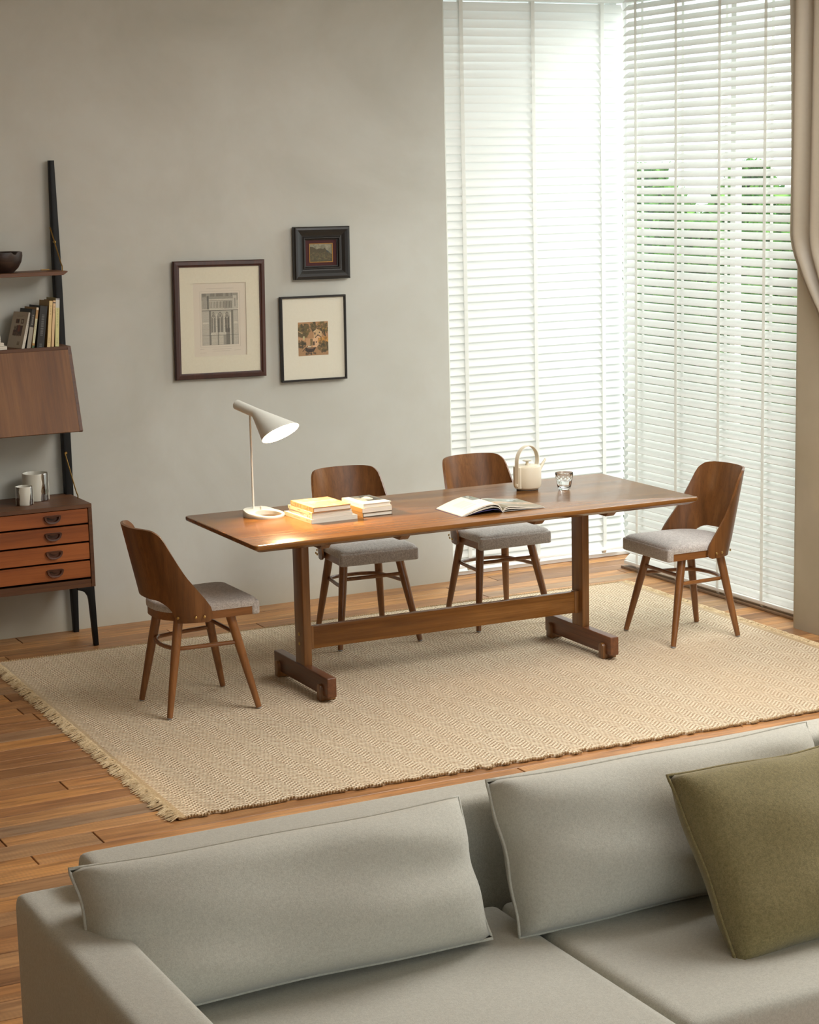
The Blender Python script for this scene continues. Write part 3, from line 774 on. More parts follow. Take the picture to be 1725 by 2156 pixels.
# ------------------------------------------------------------------ books on the table
def paint_flat(col, fn=None, nx=40, ny=50):
    def f(U, V):
        p = Paint(U, V, col)
        if fn: fn(p)
        return p.c
    return f
def book(name, x0, x1, y0, y1, z0, th, rot, cover, label, group, hard=True, pages_front=True, cover_fn=None, spine_fn=None, spine_col=None):
    """lying book: spine on the -x side, page edges on -y, +x, +y"""
    cx, cy = (x0+x1)/2, (y0+y1)/2; w, d = x1-x0, y1-y0
    r = empty(name, (cx, cy, z0), rot, label, 'book', group)
    ct = 0.0022 if hard else 0.0007; o = 0.003 if hard else 0.0
    MB().box(-w/2+ct, w/2-o, -d/2+o, d/2-o, ct, th-ct, 0.0006, 1).build('page_block', PAGES, r, smooth=0)
    cm = cover if not isinstance(cover, tuple) else plain('cover_cloth', cover, 0.55)
    m = MB().box(-w/2, w/2, -d/2, d/2, 0, ct).box(-w/2, w/2, -d/2, d/2, th-ct, th).box(-w/2, -w/2+ct*1.2, -d/2, d/2, 0, th, 0.0006, 1)
    m.build('cover', cm, r, smooth=0)
    if cover_fn:
        me = image_mesh('cover_print', w-0.001, d-0.001, 70, 80, cover_fn, 'xy'); link('cover_print', me, COVER, r, (0, 0, th+0.0003))
    if spine_fn:
        me = image_mesh('spine_print', d-0.001, th-0.0008, 90, 14, spine_fn, 'xz'); o_ = link('spine_print', me, COVER, r, (-w/2-0.0004, 0, th/2)); o_.rotation_euler = (0, 0, -PI/2)
    return r
def marble(U, V):
    p = Paint(U, V, (176, 140, 104))
    p.blobs(0.5, 0.5, 0.7, 0.7, 90, 0.05, [(150, 104, 66), (214, 178, 134), (182, 132, 86), (120, 84, 56), (226, 198, 160)], 0.55)
    p.rect(0, 1, 0.6, 0.66, (230, 208, 176), 0.5); p.rect(0.0, 0.12, 0, 1, (206, 172, 128), 0.5); p.grain(0.35); return p.c
def marble_spine(U, V):
    p = Paint(U, V, (186, 150, 104)); p.blobs(0.5, 0.5, 0.6, 0.6, 50, 0.05, [(130, 96, 62), (214, 184, 142)], 0.5)
    for u in (0.2, 0.3, 0.42, 0.72, 0.82): p.rect(u, u+0.05, 0.2, 0.85, (112, 84, 58), 0.45)
    p.grain(0.4); return p.c
def marks(base, mk, col=(70, 60, 55), a=0.6):
    def f(U, V):
        p = Paint(U, V, base)
        for (u0, u1, v0, v1) in mk: p.rect(u0, u1, v0, v1, col, a)
        return p.c
    return f
def portrait(U, V):
    p = Paint(U, V, (234, 230, 220)); p.rect(0.24, 1, 0.28, 1, (96, 98, 96)); p.poly([(0.3, 0.3), (0.55, 0.95), (0.85, 0.9), (0.95, 0.3)], (52, 54, 54))
    p.disc(0.62, 0.62, 0.17, (176, 174, 168)); p.disc(0.7, 0.74, 0.1, (214, 212, 206)); p.poly([(0.24, 0.28), (0.4, 0.28), (0.5, 0.6), (0.3, 0.8)], (150, 150, 146))
    for k in range(9): p.rect(0.06+0.02*(k % 2), 0.2, 0.3+0.06*k, 0.33+0.06*k, (60, 58, 54), 0.7)
    for k in range(6): p.rect(0.3, 0.7, 0.05+0.03*k, 0.06+0.03*k, (120, 118, 112), 0.5)
    return p.c
g1 = 'books stacked beside the lamp'
book('book', 1.436, 1.660, -1.768, -1.490, TT, 0.0185, 0.03, srgb(222, 218, 208), 'large thin white book, bottom of the stack next to the lamp base', g1, False,
     spine_fn=marks((226, 218, 200), [(0.9, 0.93, 0.4, 0.8), (0.82, 0.88, 0.45, 0.7), (0.35, 0.6, 0.4, 0.62)], (150, 128, 104), 0.5))
book('book', 1.446, 1.640, -1.766, -1.515, TT+0.0187, 0.0145, 0.0, srgb(226, 222, 210), 'cream paperback third from the top in the stack by the lamp', g1, False,
     spine_fn=marks((232, 226, 210), [(0.88, 0.91, 0.2, 0.8), (0.8, 0.84, 0.2, 0.8), (0.5, 0.66, 0.4, 0.7)], (66, 56, 50), 0.75))
book('book', 1.445, 1.636, -1.764, -1.512, TT+0.0334, 0.0145, 0.01, srgb(228, 216, 188), 'cream paperback directly under the marbled brown book', g1, False,
     spine_fn=marks((230, 216, 184), [(0.05, 0.08, 0.3, 0.8), (0.4, 0.52, 0.4, 0.7), (0.9, 0.94, 0.3, 0.7)], (96, 70, 48), 0.7))
book('book', 1.448, 1.630, -1.772, -1.535, TT+0.0482, 0.0215, 0.02, srgb(170, 124, 80), 'marbled brown hardcover book on top of the stack by the lamp', g1, True, cover_fn=marble, spine_fn=marble_spine)
g2 = 'books stacked in the middle of the table'
book('book', 1.694, 1.840, -1.752, -1.53, TT, 0.019, 0.02, srgb(70, 58, 46), 'dark brown clothbound book, bottom of the smaller stack', g2, True, spine_fn=marks((120, 92, 58), [], ))
book('book', 1.692, 1.838, -1.752, -1.525, TT+0.0193, 0.0205, 0.015, srgb(214, 196, 158), 'cream book with yellow spine letters, middle of the smaller stack', g2, False,
     spine_fn=marks((132, 98, 54), [(0.06, 0.09, 0.3, 0.7), (0.1, 0.15, 0.3, 0.7), (0.3, 0.36, 0.3, 0.75), (0.37, 0.42, 0.3, 0.75)], (226, 180, 84), 0.95))
book('book', 1.699, 1.838, -1.745, -1.535, TT+0.0401, 0.0178, 0.03, srgb(232, 226, 212), 'white book with a black and white portrait cover on top of the smaller stack', g2, True, cover_fn=portrait,
     spine_fn=marks((234, 220, 184), [(0.1, 0.3, 0.4, 0.6), (0.5, 0.8, 0.4, 0.6)], (150, 120, 80), 0.5))

# ------------------------------------------------------------------ open magazine
mag = empty('open_magazine', (2.266, -1.87, TT), -0.01, 'open magazine with colour photographs lying in front of the kettle', 'magazine')
DY = 0.122
def left_z(u): return 0.004 + 0.047*math.sin(min(1, u*1.02)*PI*0.94)**0.8*(0.55+0.45*u) if u > 0 else 0.004
def page_left(U, V):
    p = Paint(U, V, (236, 230, 220)); p.rect(0.62, 1, 0.55, 1, (120, 124, 116)); p.rect(0.66, 0.78, 0.74, 1, (84, 92, 84)); p.disc(0.85, 0.78, 0.09, (112, 150, 84)); p.rect(0.9, 1.0, 0.55, 1, (150, 142, 132))
    p.blobs(0.8, 0.85, 0.18, 0.12, 26, 0.03, [(70, 78, 72), (168, 172, 168), (206, 206, 200)], 0.6)
    for k in range(16): p.rect(0.22, 0.52, 0.25+0.03*k, 0.262+0.03*k, (150, 146, 140), 0.45)
    for k in range(9): p.rect(0.6, 0.86, 0.18+0.03*k, 0.192+0.03*k, (150, 146, 140), 0.45)
    return p.c
def page_right(U, V):
    p = Paint(U, V, (150, 148, 134)); p.rect(0, 1, 0.62, 1, (124, 128, 112)); p.poly([(0, 0.4), (1, 0.3), (1, 0.5), (0, 0.62)], (176, 152, 126)); p.rect(0, 1, 0, 0.3, (132, 124, 104))
    p.blobs(0.5, 0.8, 0.4, 0.14, 40, 0.05, [(96, 108, 84), (160, 168, 158), (84, 88, 78)], 0.5); p.blobs(0.75, 0.85, 0.14, 0.08, 20, 0.03, [(200, 210, 214), (70, 76, 80)], 0.8)
    p.blobs(0.6, 0.4, 0.25, 0.1, 20, 0.03, [(206, 186, 166), (112, 90, 70)], 0.6); p.rect(0, 1, 0.975, 1, (230, 228, 222)); p.grain(0.12); return p.c
LWID, RWID = 0.203, 0.212
# left leaves stand up in an arch towards the spine; the back edge sits at +y
def lz(s): return float(np.interp(s, [0, 0.1, 0.25, 0.45, 0.62, 0.78, 0.9, 0.96, 1.0], [0.002, 0.010, 0.021, 0.033, 0.041, 0.044, 0.037, 0.024, 0.005]))
def rz_(s): return float(np.interp(s, [0, 0.05, 0.14, 0.28, 0.5, 0.75, 1.0], [0.005, 0.019, 0.0245, 0.0235, 0.016, 0.010, 0.0065]))
def leafmesh(side, zf, wid, dz, dyf=0.0, paint=None, name='page', th=0.0):
    def cv(U, V):
        X = np.where(U >= 0, (U-1)*wid if side < 0 else U*wid, 0)
        Z = np.vectorize(zf)(U) * (1.0 if not th else 1.0) + dz
        Y = (V-0.5)*2*DY
        return np.stack([X, Y, Z], -1)
    return image_mesh(name, 1, 1, 60, 60, paint or (lambda U, V: Paint(U, V, (236, 232, 224)).c), curve=cv)
def leaf_block(side, zf, wid, t0, t1, name, mat, kw=1.0):
    """solid wad of leaves between two offsets under the page surface"""
    m = MB(); N = 40; rows = []
    for i in range(N+1):
        s = i/N; x = (s-1)*wid if side < 0 else s*wid
        z1 = zf(s)*kw + t1; z0 = max(0.0005, zf(s)*kw + t0)
        z1 = max(z1, z0+0.0004)
        rows.append([m.bm.verts.new(v) for v in ((x, -DY, z0), (x, DY, z0), (x, DY, z1), (x, -DY, z1))])
    for A, B in zip(rows, rows[1:]):
        for k in range(4): m.bm.faces.new((A[k], A[(k+1) % 4], B[(k+1) % 4], B[k]))
    m.bm.faces.new(rows[0]); m.bm.faces.new(rows[-1][::-1])
    return m.build(name, mat, mag, smooth=40)
link('page', leafmesh(-1, lz, LWID, 0.0022, paint=page_left), GLOSSY_PAGE, mag)
link('page', leafmesh(1, rz_, RWID, 0.0012, paint=page_right), GLOSSY_PAGE, mag)
leaf_block(-1, lz, LWID, -0.004, 0.002, 'page_wad', PAGES)
leaf_block(-1, lz, LWID*0.99, -0.0055, -0.0048, 'page_wad', PAGES, 0.86)
leaf_block(-1, lz, LWID*0.98, -0.004, -0.0018, 'page_wad', PAGES, 0.72)
leaf_block(1, rz_, RWID, -0.0035, 0.001, 'page_wad', PAGES)
leaf_block(1, rz_, RWID*0.985, -0.0015, 0.0018, 'page_wad', PAGES, 0.58)
COVER_BLUE = plain('magazine_cover', srgb(74, 72, 118), 0.4)
leaf_block(-1, lz, LWID+0.006, -0.001, 0.0, 'cover', COVER_BLUE, 0.42)
leaf_block(1, rz_, RWID+0.004, -0.0006, 0.0, 'cover', plain('magazine_back', srgb(210, 208, 204), 0.4), 0.2)

# ------------------------------------------------------------------ kettle
CREAM = plain('cream_enamel', srgb(214, 204, 182), 0.42)
ket = empty('kettle', (2.676, -1.508, TT), math.radians(20), 'cream cylindrical kettle with tall strap handle, next to the water glass', 'kettle')
KR = 0.066
MB().lathe([(0, 0.002), (KR-0.016, 0.002), (KR-0.014, 0.006), (KR-0.004, 0.012), (KR, 0.024), (KR, 0.108), (KR-0.002, 0.1115), (KR-0.006, 0.1125), (0, 0.1125)], 56).build('body', CREAM, ket, smooth=30)
MB().lathe([(0, 0.0), (KR-0.015, 0.0), (KR-0.015, 0.004), (0, 0.004)], 40).build('foot_ring', plain('dark_foot', srgb(70, 60, 52), 0.6), ket)
lid = MB().lathe([(0, 0.112), (KR-0.010, 0.112), (KR-0.010, 0.1145), (KR-0.013, 0.116), (0, 0.1165)], 48).build('lid', CREAM, ket, smooth=30)
MB().lathe([(0, 0.116), (0.0095, 0.116), (0.0075, 0.121), (0.0065, 0.128), (0.0075, 0.1335), (0.022, 0.136), (0.0145, 0.1375), (0.022, 0.139), (0, 0.139)], 24).build('knob', CREAM, lid, smooth=40)
HA = 0.0755
path = [(-HA, 0, z) for z in (0.014, 0.05, 0.09, 0.13)] + [(-HA*math.cos(t), 0, 0.136 + 0.072*math.sin(t)) for t in np.linspace(0.08, PI-0.08, 22)] + [(HA-0.0005, 0, 0.13), (HA-0.0115, 0, 0.114), (HA-0.012, 0, 0.108)]
MB().strip(path[:-2] + [(HA-0.002, 0, 0.12), (HA-0.006, 0, 0.111)], (0, 0.021, 0), 0.0032).build('handle', CREAM, ket, smooth=40)
MB().box(-KR-0.0085, -KR+0.012, -0.0165, 0.0165, 0.012, 0.114, 0.004).build('handle_mount', CREAM, ket)
MB().box(-HA-0.0075, -HA-0.001, -0.0058, 0.0058, 0.022, 0.036, 0.0018).build('switch_button', CREAM, ket)
MB().tube([(0.045, 0, 0.05), (0.075, 0, 0.073), (0.105, 0, 0.098), (0.136, 0, 0.129)], [0.017, 0.0125, 0.0078, 0.0048], 16).build('spout', CREAM, ket)

# ------------------------------------------------------------------ water glass
def glass_mat(name, ior, col=(1, 1, 1, 1)):
    M = Mat(name); M.set(Base_Color=col, Roughness=0.0, IOR=ior); M.b.inputs['Transmission Weight'].default_value = 1.0; return M.m
GLASS = glass_mat('tumbler_glass', 1.36, (0.97, 0.985, 0.98, 1)); WATER = glass_mat('water', 1.33)
gl = empty('water_glass', (2.817, -1.610, TT), 0, 'clear dimpled tumbler half full of water beside the kettle', 'drinking glass')
m = MB(); N = 48; prof = [(0.0, 0.0008), (0.022, 0.0), (0.027, 0.003), (0.031, 0.010), (0.034, 0.025), (0.0365, 0.042), (0.038, 0.046), (0.0385, 0.050), (0.0395, 0.054), (0.040, 0.058), (0.0407, 0.062), (0.041, 0.066), (0.0417, 0.070), (0.0425, 0.0785), (0.0418, 0.0805), (0.0405, 0.079), (0.0385, 0.062), (0.0345, 0.042), (0.0315, 0.025), (0.027, 0.012), (0.018, 0.009), (0.0, 0.009)]
rings = []
for r, z in prof:
    if r == 0: rings.append([m.bm.verts.new((0, 0, z))]); continue
    row = []
    for k in range(N):
        dr = 0
        if 0.044 < z < 0.074 and r > 0.0375: 
            j = int((z-0.044)/0.008); dr = 0.0011*math.sin(2*PI*(k/N*12 + 0.5*(j % 2)))*(1 if int(z*250) % 2 else -0.6)
        row.append(m.bm.verts.new(((r+dr)*math.cos(2*PI*k/N), (r+dr)*math.sin(2*PI*k/N), z)))
    rings.append(row)
for A, B in zip(rings, rings[1:]):
    for k in range(N):
        if len(A) == 1: m.bm.faces.new((A[0], B[(k+1) % N], B[k]))
        elif len(B) == 1: m.bm.faces.new((A[k], A[(k+1) % N], B[0]))
        else: m.bm.faces.new((A[k], A[(k+1) % N], B[(k+1) % N], B[k]))
m.build('tumbler', GLASS, gl, smooth=60)
MB().lathe([(0, 0.0093), (0.0178, 0.0093), (0.0268, 0.0123), (0.0313, 0.025), (0.0343, 0.042), (0.0343, 0.0425), (0, 0.0425)], 40).build('water', WATER, gl, smooth=40)
a0 = YAW - 0.15
m = MB(); rows = []
for k in range(6):
    a = a0 - 0.30 + 0.12*k; rows.append([m.bm.verts.new((rr*math.cos(a), rr*math.sin(a), z)) for rr, z in ((0.0352, 0.031), (0.0367, 0.046))])
for A, B in zip(rows, rows[1:]): m.bm.faces.new((A[0], B[0], B[1], A[1]))
m.build('sticker', plain('dark_sticker', srgb(58, 40, 32), 0.5), gl)

# ------------------------------------------------------------------ pictures on the wall
def frame_mesh(w, h, prof):
    """prof: list of (inset from the outer edge, distance from the wall); mitred"""
    m = MB(); rings = []
    for ins, dep in prof:
        a, b = w/2-ins, h/2-ins
        rings.append([m.bm.verts.new(p) for p in ((-a, -dep, -b), (a, -dep, -b), (a, -dep, b), (-a, -dep, b))])
    n = len(rings)
    for i in range(n):
        A, B = rings[i], rings[(i+1) % n]
        for k in range(4): m.bm.faces.new((A[k], A[(k+1) % 4], B[(k+1) % 4], B[k]))
    return m
def panel(w, h, y0, y1, name, mat, parent): return MB().box(-w/2, w/2, y0, y1, -h/2, h/2).build(name, mat, parent, smooth=0)
MAT_CREAM = boucle_mat('cream_mat_board', srgb(220, 213, 194), srgb(226, 220, 202), 300, 0.0002)
PAPER = plain('ivory_paper', srgb(218, 208, 194), 0.8)
def picture(name, x, z, w, h, prof, fmat, tilt, label, stand=0.012):
    r = empty(name, (x, -stand, z), 0, label, 'framed picture', None); r.rotation_euler = (0, tilt, 0)
    frame_mesh(w, h, prof).build('frame', fmat, r, smooth=0); return r
FR_RED = wood('mahogany_frame', srgb(38, 18, 12), srgb(58, 28, 18), srgb(74, 38, 24), 'z', 0.5, 0.0, 1.0, 0.05)
FR_BLACK = plain('black_frame', srgb(26, 23, 22), 0.4)
FR_BLACK2 = plain('black_wax_frame', srgb(30, 27, 25), 0.38)
# 1: engraving
p1 = picture('framed_engraving', 1.742, 1.524, 0.498, 0.600, [(0, 0), (0, 0.014), (0.004, 0.02), (0.02, 0.022), (0.026, 0.017), (0.031, 0.016), (0.031, 0.004), (0.031, 0)], FR_RED, math.radians(1.0),
             'grey gothic architecture engraving in wide cream mount and mahogany frame')
panel(0.438, 0.540, -0.006, -0.002, 'backing', MAT_CREAM, p1)
def mat_with_hole(w, h, x0, x1, z0, z1, y, t, name, mat, parent):
    m = MB()
    m.box(-w/2, x0, y-t, y, -h/2, h/2).box(x1, w/2, y-t, y, -h/2, h/2).box(x0, x1, y-t, y, -h/2, z0).box(x0, x1, y-t, y, z1, h/2)
    return m.build(name, mat, parent, smooth=0)
mat_with_hole(0.438, 0.540, -0.144, 0.144, -0.185, 0.187, -0.0082, 0.003, 'mount', MAT_CREAM, p1)
panel(0.290, 0.374, -0.0074, -0.0064, 'paper', PAPER, p1)
def engraving(U, V):
    p = Paint(U, V, (176, 172, 160)); dk = (84, 82, 78); md = (126, 122, 114); lt = (204, 198, 184)
    p.rect(0, 1, 0.86, 1, (150, 146, 136))
    for u, w in ((0.02, 0.1), (0.24, 0.05), (0.3, 0.06), (0.4, 0.1), (0.5, 0.09), (0.66, 0.08), (0.8, 0.04)): p.rect(u, u+w, 0.94, 1, md)
    p.rect(0.2, 0.86, 0.865, 0.885, lt); p.rect(0.22, 0.84, 0.855, 0.862, dk, 0.6)
    p.rect(0.02, 0.14, 0.70, 0.92, (160, 155, 145)); p.rect(0.15, 0.2, 0.69, 0.95, dk, 0.8); p.rect(0.86, 0.96, 0.70, 0.95, (190, 184, 172)); p.rect(0.90, 0.925, 0.73, 0.9, dk, 0.6)
    p.rect(0.21, 0.84, 0.70, 0.855, (190, 184, 170))
    for k in range(15): p.rect(0.225+0.041*k, 0.243+0.041*k, 0.715, 0.84, dk if k > 8 else (104, 100, 94), 0.85)
    p.rect(0.62, 0.84, 0.7, 0.85, dk, 0.35)
    p.rect(0, 1, 0.672, 0.692, lt); p.rect(0, 1, 0.662, 0.672, (92, 90, 84))
    p.rect(0, 0.2, 0, 0.66, (184, 178, 166)); p.rect(0.2, 0.25, 0, 0.66, dk, 0.7)
    p.poly([(0.02, 0.44), (0.18, 0.44), (0.2, 0.40), (0.02, 0.40)], lt); p.rect(0.02, 0.2, 0.395, 0.403, dk, 0.7)
    for uc, hw_, shade_ in ((0.315, 0.055, 0.55), (0.50, 0.072, 0.62), (0.69, 0.06, 0.85)):
        p.rect(uc-hw_, uc+hw_, 0.24, 0.56, (94, 91, 86), shade_+0.1)
        p.poly([(uc-hw_, 0.55), (uc+hw_, 0.55), (uc+hw_*0.7, 0.61), (uc, 0.645), (uc-hw_*0.7, 0.61)], (120, 116, 108), 0.9)
        p.disc(uc, 0.565, 0.047, lt, 1.0, 0.8); p.disc(uc, 0.565, 0.036, (96, 94, 88)); 
        for t in range(6): p.disc(uc+0.02*math.cos(t*PI/3), 0.565+0.02*math.sin(t*PI/3), 0.009, (170, 165, 152))
        p.rect(uc-0.006, uc+0.006, 0.24, 0.52, lt, 0.9)
        for k in range(10): p.rect(uc-hw_, uc+hw_, 0.25+0.027*k, 0.253+0.027*k, (150, 145, 136), 0.5)
        p.poly([(uc-hw_-0.01, 0.24), (uc+hw_+0.01, 0.24), (uc+hw_+0.03, 0.2), (uc-hw_-0.03, 0.2)], lt)
    for u in (0.385, 0.60): p.rect(u, u+0.035, 0.2, 0.6, (198, 192, 178)); p.rect(u, u+0.035, 0.5, 0.507, dk, 0.7); p.rect(u, u+0.035, 0.36, 0.367, dk, 0.7)
    p.rect(0.425, 0.465, 0.0, 0.5, dk, 0.55); p.rect(0.66, 0.78, 0, 0.32, dk, 0.75); p.rect(0.80, 0.865, 0, 0.66, (92, 90, 84), 0.75); p.rect(0.765, 0.80, 0, 0.62, lt)
    p.rect(0.87, 1, 0, 0.66, (186, 180, 168)); p.poly([(0.87, 0.45), (0.97, 0.45), (1, 0.40), (0.87, 0.4)], lt); p.rect(0.985, 1, 0, 0.66, md, 0.6)
    p.rect(0, 1, 0.185, 0.193, dk, 0.75)
    p.rect(0.25, 0.42, 0, 0.185, (190, 184, 170)); p.rect(0.46, 0.58, 0, 0.185, (192, 186, 172)); p.rect(0.58, 0.66, 0, 0.185, (150, 146, 136))
    for k in range(22): p.rect(0.0, 1, 0.008+0.03*k, 0.0105+0.03*k, (140, 136, 126), 0.25)
    p.rect(0, 1, 0, 0.006, dk, 0.8); p.grain(0.22)
    return p.c
me = image_mesh('engraving_print', 0.199, 0.263, 120, 156, engraving); link('engraving_print', me, PRINT, p1, (0.001, -0.0079, 0.003))
m = MB()   # plate line, and the lines of small print too fine to read
def thin(x0, x1, z0, z1): m.box(x0, x1, -0.0079, -0.0075, z0, z1)
thin(-0.108, 0.110, 0.1445, 0.1451); thin(-0.108, 0.110, -0.1391, -0.1385); thin(-0.108, -0.1074, -0.139, 0.145); thin(0.1094, 0.110, -0.139, 0.145)
q = np.random.RandomState(4)
for z, xa, xb in ((0.158, -0.07, 0.075), (-0.151, -0.045, 0.06), (-0.161, -0.04, 0.05), (-0.150, -0.11, -0.09), (-0.168, -0.11, -0.08), (-0.160, 0.075, 0.11)):
    x = xa
    while x < xb:
        w = 0.0015 + 0.004*q.rand(); thin(x, x+w, z, z+0.0016); x += w + 0.0018
m.build('plate_lines', plain('faded_ink', srgb(170, 160, 146), 0.8), p1, smooth=0)
panel(0.438, 0.540, -0.0138, -0.0126, 'glass', PICTURE_GLASS, p1)
# 2: landscape print
p2 = picture('framed_print', 2.262, 1.398, 0.374, 0.444, [(0, 0), (0, 0.022), (0.0015, 0.0235), (0.0085, 0.0235), (0.010, 0.022), (0.010, 0.004), (0.010, 0)], FR_BLACK, math.radians(0.5),
             'small colour print of houses and trees by water in thin black frame', 0.008)
panel(0.356, 0.426, -0.012, -0.004, 'mount', boucle_mat('white_mat_board', srgb(226, 221, 206), srgb(232, 227, 213), 300, 0.0002), p2)
def village(U, V):
    p = Paint(U, V, (176, 132, 92)); G = [(74, 66, 36), (96, 84, 46), (58, 52, 32), (112, 92, 50)]
    p.rect(0, 1, 0.0, 0.45, (168, 128, 90)); p.rect(0.25, 0.5, 0.2, 0.52, (196, 152, 112)); p.rect(0.4, 0.5, 0.3, 0.5, (120, 100, 66))
    p.blobs(0.18, 0.75, 0.2, 0.2, 110, 0.035, G, 0.7); p.blobs(0.52, 0.86, 0.09, 0.14, 50, 0.03, G, 0.7); p.blobs(0.85, 0.82, 0.2, 0.18, 110, 0.03, G + [(176, 132, 60)], 0.7)
    p.line(0.93, 0.45, 0.86, 0.75, 0.02, (60, 50, 34)); p.line(0.86, 0.6, 0.76, 0.78, 0.012, (60, 50, 34))
    p.poly([(0.52, 0.5), (0.52, 0.72), (0.62, 0.78), (0.78, 0.71), (0.78, 0.5)], (206, 172, 130)); p.line(0.52, 0.71, 0.62, 0.775, 0.008, (216, 190, 150)); p.rect(0.69, 0.725, 0.66, 0.7, (50, 36, 30)); p.rect(0.54, 0.58, 0.62, 0.68, (90, 70, 52))
    p.poly([(0.48, 0.25), (0.48, 0.5), (0.6, 0.54), (0.66, 0.6), (0.75, 0.54), (0.75, 0.25)], (222, 180, 140)); p.line(0.57, 0.53, 0.66, 0.605, 0.012, (56, 40, 36)); p.line(0.66, 0.605, 0.76, 0.54, 0.012, (56, 40, 36))
    p.rect(0.495, 0.545, 0.3, 0.42, (60, 44, 36)); p.rect(0.58, 0.62, 0.37, 0.42, (60, 44, 36)); p.rect(0.7, 0.725, 0.47, 0.51, (60, 44, 36))
    p.poly([(0.0, 0.72), (0.14, 0.65), (0.26, 0.64), (0.24, 0.54), (0.0, 0.58)], (92, 78, 50)); p.line(0, 0.74, 0.14, 0.665, 0.01, (200, 164, 120)); p.rect(0.0, 0.22, 0.44, 0.54, (196, 150, 110)); p.rect(0.16, 0.22, 0.48, 0.58, (196, 186, 140))
    p.blobs(0.1, 0.34, 0.14, 0.12, 60, 0.025, [(56, 50, 32), (84, 72, 44), (40, 36, 26)], 0.75)
    p.blobs(0.84, 0.44, 0.2, 0.1, 60, 0.03, [(198, 140, 60), (172, 112, 50), (140, 104, 52), (216, 160, 84)], 0.8); p.blobs(0.84, 0.26, 0.2, 0.16, 90, 0.03, [(58, 52, 34), (92, 78, 46), (120, 96, 56)], 0.75)
    p.poly([(0.22, 0.16), (0.3, 0.1), (0.5, 0.11), (0.56, 0.19), (0.6, 0.24), (0.25, 0.24)], (44, 32, 32)); p.line(0.14, 0.13, 0.3, 0.28, 0.009, (40, 30, 32)); p.line(0.3, 0.28, 0.42, 0.3, 0.009, (40, 30, 32)); p.rect(0.3, 0.5, 0.2, 0.22, (160, 120, 92), 0.7)
    p.rect(0.32, 0.42, 0.25, 0.29, (206, 196, 170)); p.blobs(0.4, 0.06, 0.2, 0.03, 20, 0.02, [(50, 44, 36)], 0.6); p.grain(0.3)
    return p.c
link('landscape_print', image_mesh('landscape_print', 0.172, 0.176, 110, 112, village), PRINT, p2, (-0.002, -0.0125, -0.002))
panel(0.356, 0.426, -0.0175, -0.0165, 'glass', PICTURE_GLASS, p2)
# 3: heavy dark frame
p3 = picture('framed_painting', 2.321, 1.840, 0.318, 0.272, [(0, 0), (0, 0.024), (0.006, 0.032), (0.016, 0.034), (0.03, 0.028), (0.045, 0.018), (0.052, 0.017), (0.056, 0.021), (0.061, 0.021), (0.065, 0.012), (0.070, 0.010), (0.070, 0)], FR_BLACK2, math.radians(0.6),
             'tiny dark landscape with gilt edge and burgundy mount in heavy black frame', 0.01)
panel(0.19, 0.144, -0.006, -0.002, 'mount', plain('burgundy_velvet', srgb(66, 24, 24), 0.8), p3)
frame_mesh(0.134, 0.098, [(0, 0.005), (0, 0.0085), (0.0032, 0.0085), (0.0032, 0.005)]).build('gilt_edge', plain('gilt', srgb(166, 124, 62), 0.45, 0.7), p3, smooth=0)
def moor(U, V):
    p = Paint(U, V, (118, 112, 90)); p.blobs(0.5, 0.85, 0.5, 0.15, 40, 0.07, [(132, 126, 104), (104, 100, 82), (146, 140, 118)], 0.5)
    p.poly([(0, 0), (0, 0.84), (0.1, 0.86), (0.2, 0.8), (0.3, 0.7), (0.4, 0.74), (0.5, 0.75), (0.6, 0.7), (0.68, 0.8), (0.74, 0.66), (0.85, 0.5), (1, 0.4), (1, 0)], (74, 64, 40))
    p.poly([(0.74, 0.66), (0.8, 0.62), (0.9, 0.5), (0.86, 0.47), (0.74, 0.58)], (52, 60, 60)); p.blobs(0.5, 0.3, 0.5, 0.28, 120, 0.04, [(90, 78, 48), (64, 58, 36), (104, 92, 58), (80, 80, 50)], 0.5); p.grain(0.3)
    return p.c
link('painting', image_mesh('painting', 0.128, 0.092, 80, 58, moor), PRINT, p3, (0, -0.0066, 0))

# ------------------------------------------------------------------ wall unit on the left
UX0, UX1 = 0.0, 0.898
for k, (x, lab) in enumerate(((0.893, 'black tapered wall post carrying the shelf and teak cabinets, beside the bare wall'), (0.012, 'black tapered wall post at the far side of the teak cabinets'))):
    r = empty('wall_unit_post', (x, -0.034, 0), 0, lab, 'shelf post')
    loft([(rr_poly(0.013, 0.018, 0.005, 2), 0), (rr_poly(0.019, 0.024, 0.006, 2), 0.30), (rr_poly(0.021, 0.026, 0.006, 2), 1.2), (rr_poly(0.019, 0.022, 0.006, 2), 1.9), (rr_poly(0.013, 0.016, 0.005, 2), 2.34)]).build('upright', BLACK_WOOD, r)
    for z in (0.915, 1.25, 1.95): MB().tube([(-0.012, -0.012, z), (-0.012, -0.036, z)], 0.006, 10).build('peg', BRASS, r)
def half_moon(n=14):
    P = [(-0.042, 0.016), (0.042, 0.016)]
    return P
